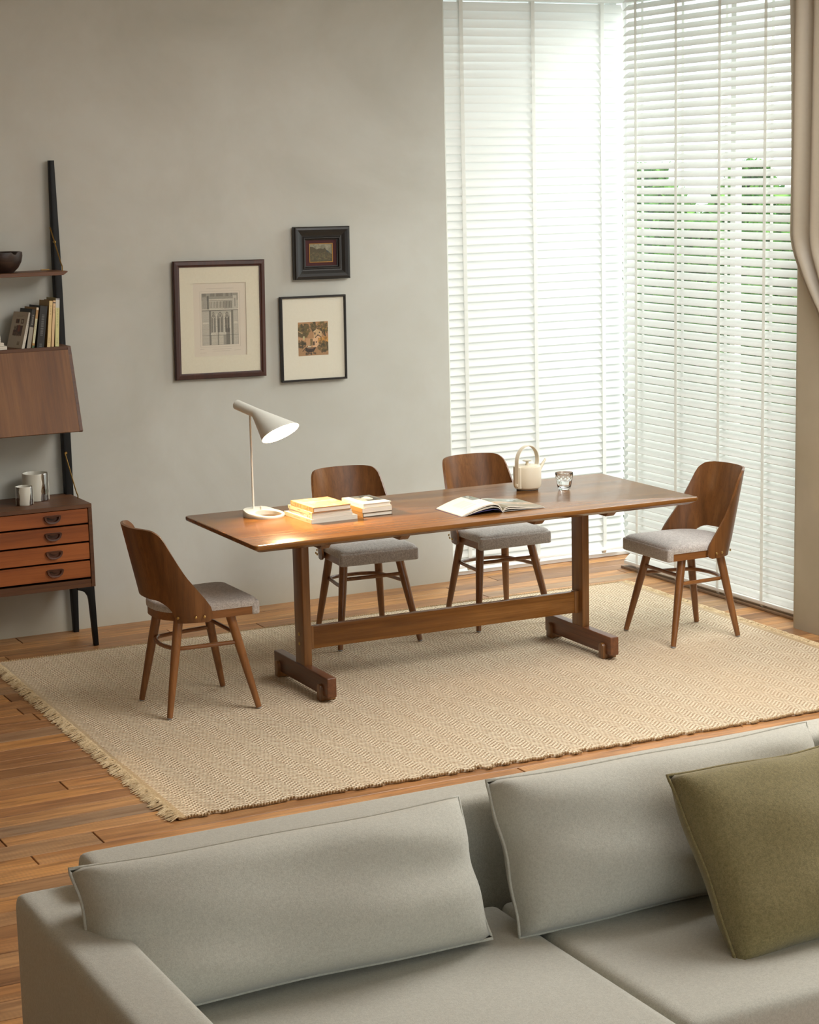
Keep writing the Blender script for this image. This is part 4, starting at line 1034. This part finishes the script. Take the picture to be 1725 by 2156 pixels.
def pull(parent, x, y, z):
    """carved half-moon pull: rim, scooped hollow with dipped top edge"""
    m = MB(); n = 18; a, b = 0.042, 0.036
    outer = []; inner = []
    for i in range(n):
        t = PI + PI*i/(n-1)
        cxo = math.cos(t); sxo = math.sin(t)
        outer.append((a*math.copysign(abs(cxo)**0.75, cxo), b*sxo)); inner.append((0.031*math.copysign(abs(cxo)**0.75, cxo), -0.004 + 0.024*sxo))
    for i in range(1, 9):
        s = i/9; outer.append((a - 2*a*s, 0.0035)); inner.append((0.031 - 0.062*s, -0.0015 - 0.011*math.sin(PI*s)**2))
    N = len(outer)
    lay = lambda P, yy: [m.bm.verts.new((p[0], yy, p[1])) for p in P]
    O0, O1 = lay(outer, 0.0), lay([(p[0]*0.97, p[1]*0.97) for p in outer], -0.0125); I1 = lay(inner, -0.011); I0 = lay([(p[0]*0.8, p[1]*0.8-0.003) for p in inner], -0.001)
    for A, B in ((O0, O1), (O1, I1), (I1, I0)):
        for k in range(N): m.bm.faces.new((A[k], A[(k+1) % N], B[(k+1) % N], B[k]))
    m.bm.faces.new(I0); 
    m.build('handle', TEAK_DARK, parent, (x, y, z), smooth=40)
FY = -0.385
chest = empty('drawer_chest', (0, 0, 0), 0, 'teak chest of four drawers with carved half-moon pulls on black legs', 'chest of drawers')
m = MB(); zt, zb = 0.705, 0.296
m.box(UX0, UX1, FY, -0.012, zt-0.02, zt, 0.0015, 1).box(UX0, UX1, FY+0.004, -0.012, zb, zb+0.018).box(UX0, UX0+0.019, FY, -0.012, zb, zt-0.02).box(UX1-0.019, UX1, FY, -0.012, zb, zt-0.02, 0.0015, 1).box(UX0, UX1, -0.02, -0.012, zb, zt)
m.build('carcass', TEAK_CASE, chest, smooth=0)
MB().box(UX0+0.02, UX1-0.02, FY+0.006, FY+0.022, zb+0.016, zb+0.038).build('bottom_rail', TEAK_CASE, chest, smooth=0)
for (a, b) in ((0.612, 0.682), (0.523, 0.603), (0.434, 0.514), (0.345, 0.425)):
    d = MB().box(UX0+0.021, UX1-0.021, FY+0.003, FY+0.021, a, b, 0.0015, 1).box(UX0+0.03, UX1-0.03, FY+0.021, -0.04, a+0.01, b-0.012).build('drawer', TEAK_FRONT, chest, smooth=0)
    for x in (0.700, 0.198): pull(d, x, FY+0.003, (a+b)/2+0.014)
for (s, x) in ((1, 0.883), (-1, 0.015)):
    X = lambda v: x + s*v
    pts = [(X(0.010), zb), (X(0.018), 0.0), (X(-0.004), 0.0), (X(-0.018), 0.225)] + [(X(-0.018 - 0.05*(1-math.cos(t))), 0.225 + 0.056*math.sin(t)) for t in (0.4, 0.8, 1.2)] + [(X(-0.075), 0.285), (X(-0.075), zb)]
    MB().prism(pts, 'y', FY+0.004, FY+0.034, 0.003).build('leg', BLACK_WOOD, chest)
    MB().tube([(x+s*0.004, -0.205, zt-0.004), (x+s*0.004, -0.208, zt+0.014), (x+s*0.002, -0.19, zt+0.032), (x-s*0.008, -0.066, 0.915)], 0.0032, 8).build('stay_rod', BRASS, chest)
desk = empty('bureau_cabinet', (0, 0, 0), 0, 'teak bureau cabinet with sloping drop front, hung above the drawer chest', 'cabinet')
DT, DB = 1.455, 1.050
side_pts = [(-0.012, DB), (-0.345, DB), (-0.352, DB+0.006), (-0.222, DT), (-0.012, DT)]
m = MB()
m.prism(side_pts, 'x', UX1-0.030, UX1-0.012, 0.0015, 1).prism(side_pts, 'x', UX0+0.012, UX0+0.03, 0.0015, 1)
m.box(UX0+0.03, UX1-0.03, -0.224, -0.012, DT-0.018, DT).box(UX0+0.03, UX1-0.03, -0.30, -0.012, DB, DB+0.016).box(UX0+0.03, UX1-0.03, -0.02, -0.012, DB, DT)
m.build('carcass', TEAK_CASE, desk, smooth=0)
p0, p1_ = Vector((0, -0.3495, DB+0.001)), Vector((0, -0.2275, DT-0.020)); d = (p1_-p0); L = d.length; nn = Vector((0, d.z, -d.y)).normalized()
fl = MB().box(UX0+0.032, UX1-0.032, -0.016, 0.0, 0.0, L, 0.001, 1)
o = fl.build('drop_front', TEAK_FLAP, desk, smooth=0); o.location = (0, p0.y+0.004, p0.z); o.rotation_euler = (-math.atan2(0.122, DT-0.020-DB), 0, 0)
shelf = empty('wall_shelf', (0, 0, 0), 0, 'thin teak shelf with chamfered end carrying the dark bowl', 'shelf')
pts = [(UX0-0.01, 1.797), (UX1-0.034, 1.797), (UX1-0.012, 1.811), (UX1-0.012, 1.8155), (UX0-0.01, 1.8155)]
MB().prism(pts, 'y', -0.238, -0.04, 0.0015, 1).build('board', TEAK_CASE, shelf)
for x in (0.872, 0.03):
    MB().tube([(x, -0.197, 1.81), (x, -0.197, 1.838), (x-0.002, -0.188, 1.85), (x-0.01, -0.066, 2.02)], 0.0032, 8).build('stay_rod', BRASS, shelf)
    MB().box(x-0.06, x-0.02, -0.05, -0.036, 1.8155, 1.8195).build('fixing_plate', BRASS, shelf)
# --- bowl
BOWL_M = Mat('dark_burl'); _v = BOWL_M.coords((1, 1, 3)); _n = BOWL_M.noise(_v, 9, 5, 0.6, 1.0)
BOWL_M.set(Base_Color=BOWL_M.ramp(_n, [(0.35, srgb(30, 20, 16)), (0.7, srgb(66, 46, 36))]), Roughness=0.4); BOWL_M = BOWL_M.m
bowl = empty('wooden_bowl', (0.592, -0.142, 1.8157), 0, 'dark brown wooden bowl with notched rim on the teak shelf', 'bowl')
m = MB(); N = 48; rings = []
for r, z in [(0.0, 0.0), (0.055, 0.0), (0.058, 0.004), (0.078, 0.022), (0.094, 0.05), (0.1, 0.078), (0.099, 0.097), (0.094, 0.098), (0.09, 0.078), (0.082, 0.05), (0.06, 0.022), (0.0, 0.016)]:
    if r == 0: rings.append([m.bm.verts.new((0, 0, z))]); continue
    row = []
    for k in range(N):
        a = 2*PI*k/N; dz = -0.011 if (z > 0.09 and math.sin(a + 1.0) > -0.3 and math.cos(a-3.9) > 0.2) else 0
        row.append(m.bm.verts.new((r*math.cos(a), r*math.sin(a), z+dz)))
    rings.append(row)
for A, B in zip(rings, rings[1:]):
    for k in range(N):
        if len(A) == 1: m.bm.faces.new((A[0], B[(k+1) % N], B[k]))
        elif len(B) == 1: m.bm.faces.new((A[k], A[(k+1) % N], B[0]))
        else: m.bm.faces.new((A[k], A[(k+1) % N], B[(k+1) % N], B[k]))
m.build('bowl_body', BOWL_M, bowl, smooth=50)
sp = empty('wooden_spoon', (0.555, -0.15, 1.838), 0.3, 'orange brown wooden spoon resting in the dark bowl', 'spoon')
MB().tube([(-0.03, 0, 0.0), (-0.05, 0, 0.045), (-0.075, 0, 0.085), (-0.1, 0, 0.108)], [0.006, 0.006, 0.007, 0.008], 10).build('handle', TEAK_FRONT, sp)
MB().lathe([(0, -0.006), (0.012, -0.004), (0.018, 0.002), (0.012, 0.006), (0, 0.004)], 16, Matrix.Translation((-0.026, 0, -0.002)) @ Matrix.Rotation(-0.8, 4, 'Y')).build('spoon_bowl', TEAK_FRONT, sp)
# --- standing books
def standing(label, x, th, h, d, lean, cov, yaw=0.0, spine=None, cover=None, y0=-0.205, dark=False):
    """book standing with its spine towards the room (-y); leaning to the right by lean"""
    r = empty('book', (x, y0, DT+0.0006), 0, label, 'book', 'books standing on the bureau cabinet')
    r.rotation_euler = (0, lean, yaw)
    MB().box(0.001, th-0.001, 0.002, d-0.003, 0.002, h-0.003).build('page_block', PAGES, r, smooth=0)
    m = MB().box(0, 0.0012, 0, d, 0, h).box(th-0.0012, th, 0, d, 0, h).box(0, th, -0.0012, 0.0012, 0, h, 0.0008, 1)
    m.build('cover', plain('book_cover', cov, 0.5), r, smooth=0)
    if spine: link('spine_print', image_mesh('spine_print', th-0.001, h-0.001, 12, 90, spine), COVER, r, (th/2, -0.0016, h/2))
    if cover:
        o = link('cover_print', image_mesh('cover_print', d-0.001, h-0.001, 60, 90, cover), COVER, r, (-0.0004, d/2, h/2)); o.rotation_euler = (0, 0, -PI/2)
    return r
def sp_marks(base, col, segs, a=0.7, bands=()):
    def f(U, V):
        p = Paint(U, V, base)
        for (v0, v1, c) in bands: p.rect(0, 1, v0, v1, c)
        for (v0, v1) in segs:
            v = v0
            while v < v1: p.rect(0.35, 0.65, v, v+0.012, col, a); v += 0.028
        return p.c
    return f
def front_cover(U, V):
    p = Paint(U, V, (178, 166, 148))      # U=0 is the fore edge at the back
    p.rect(0.3, 0.8, 0.9, 0.915, (110, 100, 88), 0.5); p.rect(0.3, 0.7, 0.87, 0.882, (110, 100, 88), 0.5)
    p.rect(0.28, 0.52, 0.68, 0.8, (96, 64, 46)); p.disc(0.44, 0.74, 0.03, (44, 34, 26)); p.rect(0.62, 0.8, 0.68, 0.8, (80, 56, 46)); p.rect(0.66, 0.76, 0.7, 0.78, (170, 158, 140))
    p.rect(0.22, 0.8, 0.34, 0.62, (84, 56, 46)); p.rect(0.5, 0.64, 0.46, 0.64, (122, 66, 48)); p.rect(0.22, 0.4, 0.5, 0.62, (164, 150, 130)); p.blobs(0.5, 0.4, 0.26, 0.06, 40, 0.025, [(48, 36, 32), (110, 84, 64)], 0.7); p.blobs(0.34, 0.54, 0.1, 0.06, 14, 0.02, [(60, 46, 40)], 0.7)
    p.rect(0.62, 0.78, 0.08, 0.18, (150, 138, 122))
    for k in range(6): p.rect(0.62, 0.78, 0.085+0.016*k, 0.092+0.016*k, (116, 106, 92), 0.6)
    return p.c
standing('grey-beige book with small pictures on its cover, leaning outermost towards the bowl side', 0.648, 0.016, 0.178, 0.125, 0.30, srgb(178, 168, 152), 0.32, sp_marks((206, 200, 184), (100, 92, 84), [(0.35, 0.9), (0.15, 0.17)], 0.5), front_cover)
standing('black and grey book leaning against the thin patterned book', 0.672, 0.022, 0.190, 0.12, 0.22, srgb(40, 38, 36), 0.2, sp_marks((36, 34, 32), (190, 184, 170), [(0.6, 0.86)], 0.6, [(0, 0.55, (150, 144, 130))]))
standing('thin patterned cream and green book leaning on the thick black book', 0.698, 0.013, 0.196, 0.12, 0.19, srgb(150, 118, 72), 0.2, sp_marks((170, 132, 84), (90, 80, 60), [(0.2, 0.7)], 0.5, [(0, 0.06, (64, 92, 66)), (0.06, 0.12, (176, 128, 70)), (0.12, 0.72, (198, 196, 160)), (0.94, 1, (214, 206, 184))]))
standing('thick black book with faint white lettering among the standing books', 0.722, 0.038, 0.202, 0.13, 0.15, srgb(28, 28, 27), 0.12, sp_marks((28, 28, 27), (150, 150, 146), [(0.3, 0.8), (0.03, 0.1)], 0.45))
standing('ochre paperback next to the thick black book', 0.773, 0.018, 0.222, 0.13, 0.11, srgb(152, 120, 60), 0.08, sp_marks((216, 190, 134), (140, 108, 72), [(0.1, 0.2), (0.7, 0.9)], 0.6))
standing('slim tan paperback with a dark dot on its spine', 0.794, 0.0135, 0.223, 0.125, 0.10, srgb(176, 140, 80), 0.06, sp_marks((216, 184, 140), (120, 92, 70), [(0.72, 0.88)], 0.6, [(0.94, 0.965, (50, 44, 50))]))
standing('tall pale yellow book, last of the standing books by the wall post', 0.813, 0.020, 0.232, 0.13, 0.07, srgb(150, 136, 84), 0.05, sp_marks((206, 200, 140), (120, 116, 84), [(0.4, 0.8), (0.05, 0.18)], 0.5, [(0.8, 0.97, (200, 198, 186)), (0.97, 1, (120, 122, 130))]))
gs = 'small white books lying on the bureau cabinet'
book('book', 0.34, 0.575, -0.215, -0.08, DT+0.0006, 0.017, 0.0, srgb(214, 208, 194), 'white book lying lowest in the small pile on the bureau cabinet', gs, False)
book('book', 0.33, 0.562, -0.212, -0.08, DT+0.0182, 0.015, 0.0, srgb(210, 204, 190), 'white book lying in the middle of the small pile on the bureau cabinet', gs, False)
book('book', 0.33, 0.548, -0.208, -0.08, DT+0.0338, 0.034, 0.0, srgb(216, 206, 184), 'thick cream book lying topmost in the small pile on the bureau cabinet', gs, False)
# --- lustre cups
def luster(name, segs):
    """ivory glaze with poured silver lustre over part of the wall"""
    M = Mat(name); tc = M.n('ShaderNodeTexCoord'); sx = M.n('ShaderNodeSeparateXYZ'); M.l(tc.outputs['Object'], sx.inputs[0])
    ang = M.math('ARCTAN2', sx.outputs[1], sx.outputs[0]); nz_ = M.noise(M.coords((8, 8, 10)), 1.4, 2)
    t = M.math('ADD', ang, M.math('MULTIPLY', M.math('SUBTRACT', nz_, 0.5), 0.7))
    msk = None
    for (c, w) in segs:
        k = M.math('LESS_THAN', M.math('ABSOLUTE', M.math('SUBTRACT', t, c)), w); msk = k if msk is None else M.math('MAXIMUM', msk, k)
    M.set(Base_Color=M.mix(msk, srgb(206, 202, 188), srgb(150, 144, 140)), Metallic=msk, Roughness=M.math('SUBTRACT', 0.25, M.math('MULTIPLY', msk, 0.15)))
    return M.m
def cup(x, y, r, h, mat, label):
    o = empty('ceramic_cup', (x, y, zt), 0, label, 'cup')
    MB().lathe([(0, 0), (r*0.94, 0), (r*0.99, 0.003), (r, 0.008), (r, h-0.002), (r-0.001, h), (r-0.003, h), (r-0.004, h-0.002), (r-0.004, 0.008), (0, 0.006)], 56).build('cup_body', mat, o, smooth=35)
cup(0.701, -0.130, 0.0635, 0.134, luster('lustre_large', [(-1.0, 0.42)]), 'large ivory cup with silver lustre patch on the drawer chest')
cup(0.612, -0.236, 0.0430, 0.090, luster('lustre_small', [(-2.75, 0.3), (-0.85, 0.32)]), 'small ivory cup with silver lustre stripe in front of the larger cup')

# ------------------------------------------------------------------ sofa in the foreground
sofa = empty('sofa', (0, 0, 0), 0, 'pale grey linen sofa with its back to the table', 'sofa')
SX0, SX1 = -0.62, 2.55
MB().box(SX0, SX1, -5.08, -4.93, 0.08, 0.635, 0.035, 4).build('back', LINEN_S, sofa, smooth=50)
MB().box(SX0, SX1, -5.95, -5.08, 0.08, 0.20, 0.02, 3).build('base', LINEN_S, sofa, smooth=50)
MB().box(SX0-0.16, SX0+0.005, -5.95, -4.93, 0.08, 0.56, 0.035, 4).build('arm', LINEN_S, sofa, smooth=50)
MB().box(SX1-0.005, SX1+0.16, -5.95, -4.93, 0.08, 0.56, 0.035, 4).build('arm', LINEN_S, sofa, smooth=50)
for x0, x1 in ((SX0+0.01, 0.46), (0.465, 1.5), (1.505, SX1-0.01)):
    MB().box(x0, x1, -5.97, -5.10, 0.202, 0.35, 0.04, 4).build('seat_cushion', LINEN, sofa, smooth=50)
for x in (SX0-0.1, SX1+0.1):
    for yy in (-5.9, -4.98): MB().lathe([(0, 0.0), (0.018, 0), (0.024, 0.082), (0, 0.082)], 14, Matrix.Translation((x, yy, 0))).build('foot', TEAK_DARK, sofa)
def pillow(name, w, h, t, loc, rx, rz, mat, label, seed=1, cat='cushion', group=None, pinch=0.12, ry=0.0):
    """stuffed pillow with drawn-in sides, pointed corners, seam and creases; stands in local xz"""
    r = empty(name, loc, 0, label, cat, group); r.rotation_euler = (rx, ry, rz)
    q = np.random.RandomState(seed); n = 34; m = MB(); L = {}
    def shape(u, v, s):
        e = (1-u**4)*(1-v**4)
        px = u*(1 - pinch*(1-v*v)*0.0 - pinch*0.35*(1-abs(v))*abs(u)); pz = v*(1 - pinch*(1-u*u)*0.55*abs(v))
        px = u*(1 - pinch*(1-v*v)*0.45*abs(u))
        px += 0.006*math.sin(7*v+seed)*abs(u); pz += 0.01*math.sin(6*u+2*seed)*abs(v)
        th = t/2*max(0, e)**0.42
        cr = 0.012*math.sin(5*u+3*v+seed)*math.sin(4*v-2*u)*e + 0.008*math.sin(11*u*v+seed)*e
        return (px*w/2, s*(th + cr*0.7), pz*h/2)
    for s in (-1, 1):
        for i in range(n+1):
            for j in range(n+1):
                u, v = -1+2*i/n, -1+2*j/n
                if i in (0, n) or j in (0, n):
                    if s == 1: continue
                    p = shape(u, v, 1); L[(i, j, -1)] = L[(i, j, 1)] = m.bm.verts.new((p[0], 0, p[2]))
                else: L[(i, j, s)] = m.bm.verts.new(shape(u, v, s))
    for s in (-1, 1):
        for i in range(n):
            for j in range(n):
                f = [L[(i, j, s)], L[(i+1, j, s)], L[(i+1, j+1, s)], L[(i, j+1, s)]]
                try: m.bm.faces.new(f if s < 0 else f[::-1])
                except ValueError: pass
    m.build('pillow_body', mat, r, smooth=70)
    E = [shape(-1+2*i/n, -1, 1) for i in range(n)] + [shape(1, -1+2*j/n, 1) for j in range(n)] + [shape(1-2*i/n, 1, 1) for i in range(n)] + [shape(-1, 1-2*j/n, 1) for j in range(n)]
    MB().tube([(p[0], 0, p[2]) for p in E], 0.0045, 6, closed=True).build('piping', mat, r, smooth=70)
    return r
gp = 'back cushions of the sofa'
pillow('back_cushion', 1.02, 0.40, 0.27, (0.895, -5.27, 0.532), -0.42, 0.0, LINEN, 'large pale grey back cushion behind the olive pillow on the sofa', 1, 'cushion', gp, 0.06)
pillow('back_cushion', 1.02, 0.36, 0.27, (-0.20, -5.27, 0.525), -0.46, 0.0, LINEN, 'pale grey back cushion at the sofa end nearest the drawer chest', 4, 'cushion', gp, 0.06)
pillow('back_cushion', 1.02, 0.42, 0.27, (2.02, -5.27, 0.532), -0.42, 0.0, LINEN, 'pale grey back cushion at the sofa end nearest the pillar', 8, 'cushion', gp, 0.06)
pillow('throw_pillow', 0.66, 0.50, 0.2, (1.10, -5.58, 0.535), -0.62, 0.02, OLIVE, 'olive green piped throw pillow leaning on the sofa cushions', 2, 'cushion', None, 0.08)

# ------------------------------------------------------------------ curtain by the pillar
cur = empty('sheer_curtain', (3.9, -2.1, 0), 0, 'sheer taupe curtain swept aside in folds against the pillar', 'curtain')
m = MB(); NU, NV = 110, 40; G = []
for i in range(NU+1):
    s = i/NU; row = []
    for j in range(NV+1):
        v = j/NV                                     # 0 top, 1 at the tie
        z_tie = 1.15 + 0.12*s; zl = 3.18 + (z_tie - 3.18)*v
        lead = float(np.interp(zl, [1.15, 1.3, 1.45, 1.575, 1.72, 1.84, 1.90, 3.18], [-2.75, -2.42, -2.22, -2.10, -1.995, -1.925, -1.905, -1.895]))
        trail = float(np.interp(zl, [1.2, 2.0, 3.18], [-2.86, -2.95, -3.0]))
        y_ = lead + (trail - lead)*s; z_ = zl - 0.10*math.sin(PI*v)*(1-s)*0
        amp = 0.026*(1-0.45*v); x_ = -0.02 + amp*math.sin(s*2*PI*9 + 0.6*math.sin(3*v)) + 0.008*math.sin(s*40+v*4)
        row.append(m.bm.verts.new((x_, y_+2.1, z_)))
    G.append(row)
for i in range(NU):
    for j in range(NV): m.bm.faces.new((G[i][j], G[i+1][j], G[i+1][j+1], G[i][j+1]))
m.build('drape', SHEER, cur, smooth=80)
m = MB(); G = []
for i in range(NU+1):
    s = i/NU; row = []
    for j in range(15):
        v = j/14; y_ = -2.75 - 0.11*s + (s-0.5)*0.35*v*-1; z_ = 1.15 + 0.12*s*(1-v) - 1.12*v
        row.append(m.bm.verts.new((-0.02 + (0.014+0.012*v)*math.sin(s*2*PI*9), y_+2.1, z_)))
    G.append(row)
for i in range(NU):
    for j in range(14): m.bm.faces.new((G[i][j], G[i+1][j], G[i+1][j+1], G[i][j+1]))
m.build('tail', SHEER, cur, smooth=80)
MB().tube([(-0.02, 0.3, 3.2), (-0.02, -1.1, 3.2)], 0.011, 12).build('curtain_rod', BRASS, cur)
MB().strip([(-0.055, -0.63, 1.14), (-0.06, -0.70, 1.19), (-0.055, -0.77, 1.26), (0.03, -0.79, 1.27), (0.03, -0.63, 1.13), (-0.055, -0.63, 1.14)], (0, 0.01, 0.045), 0.003).build('tie_back', SHEER, cur)
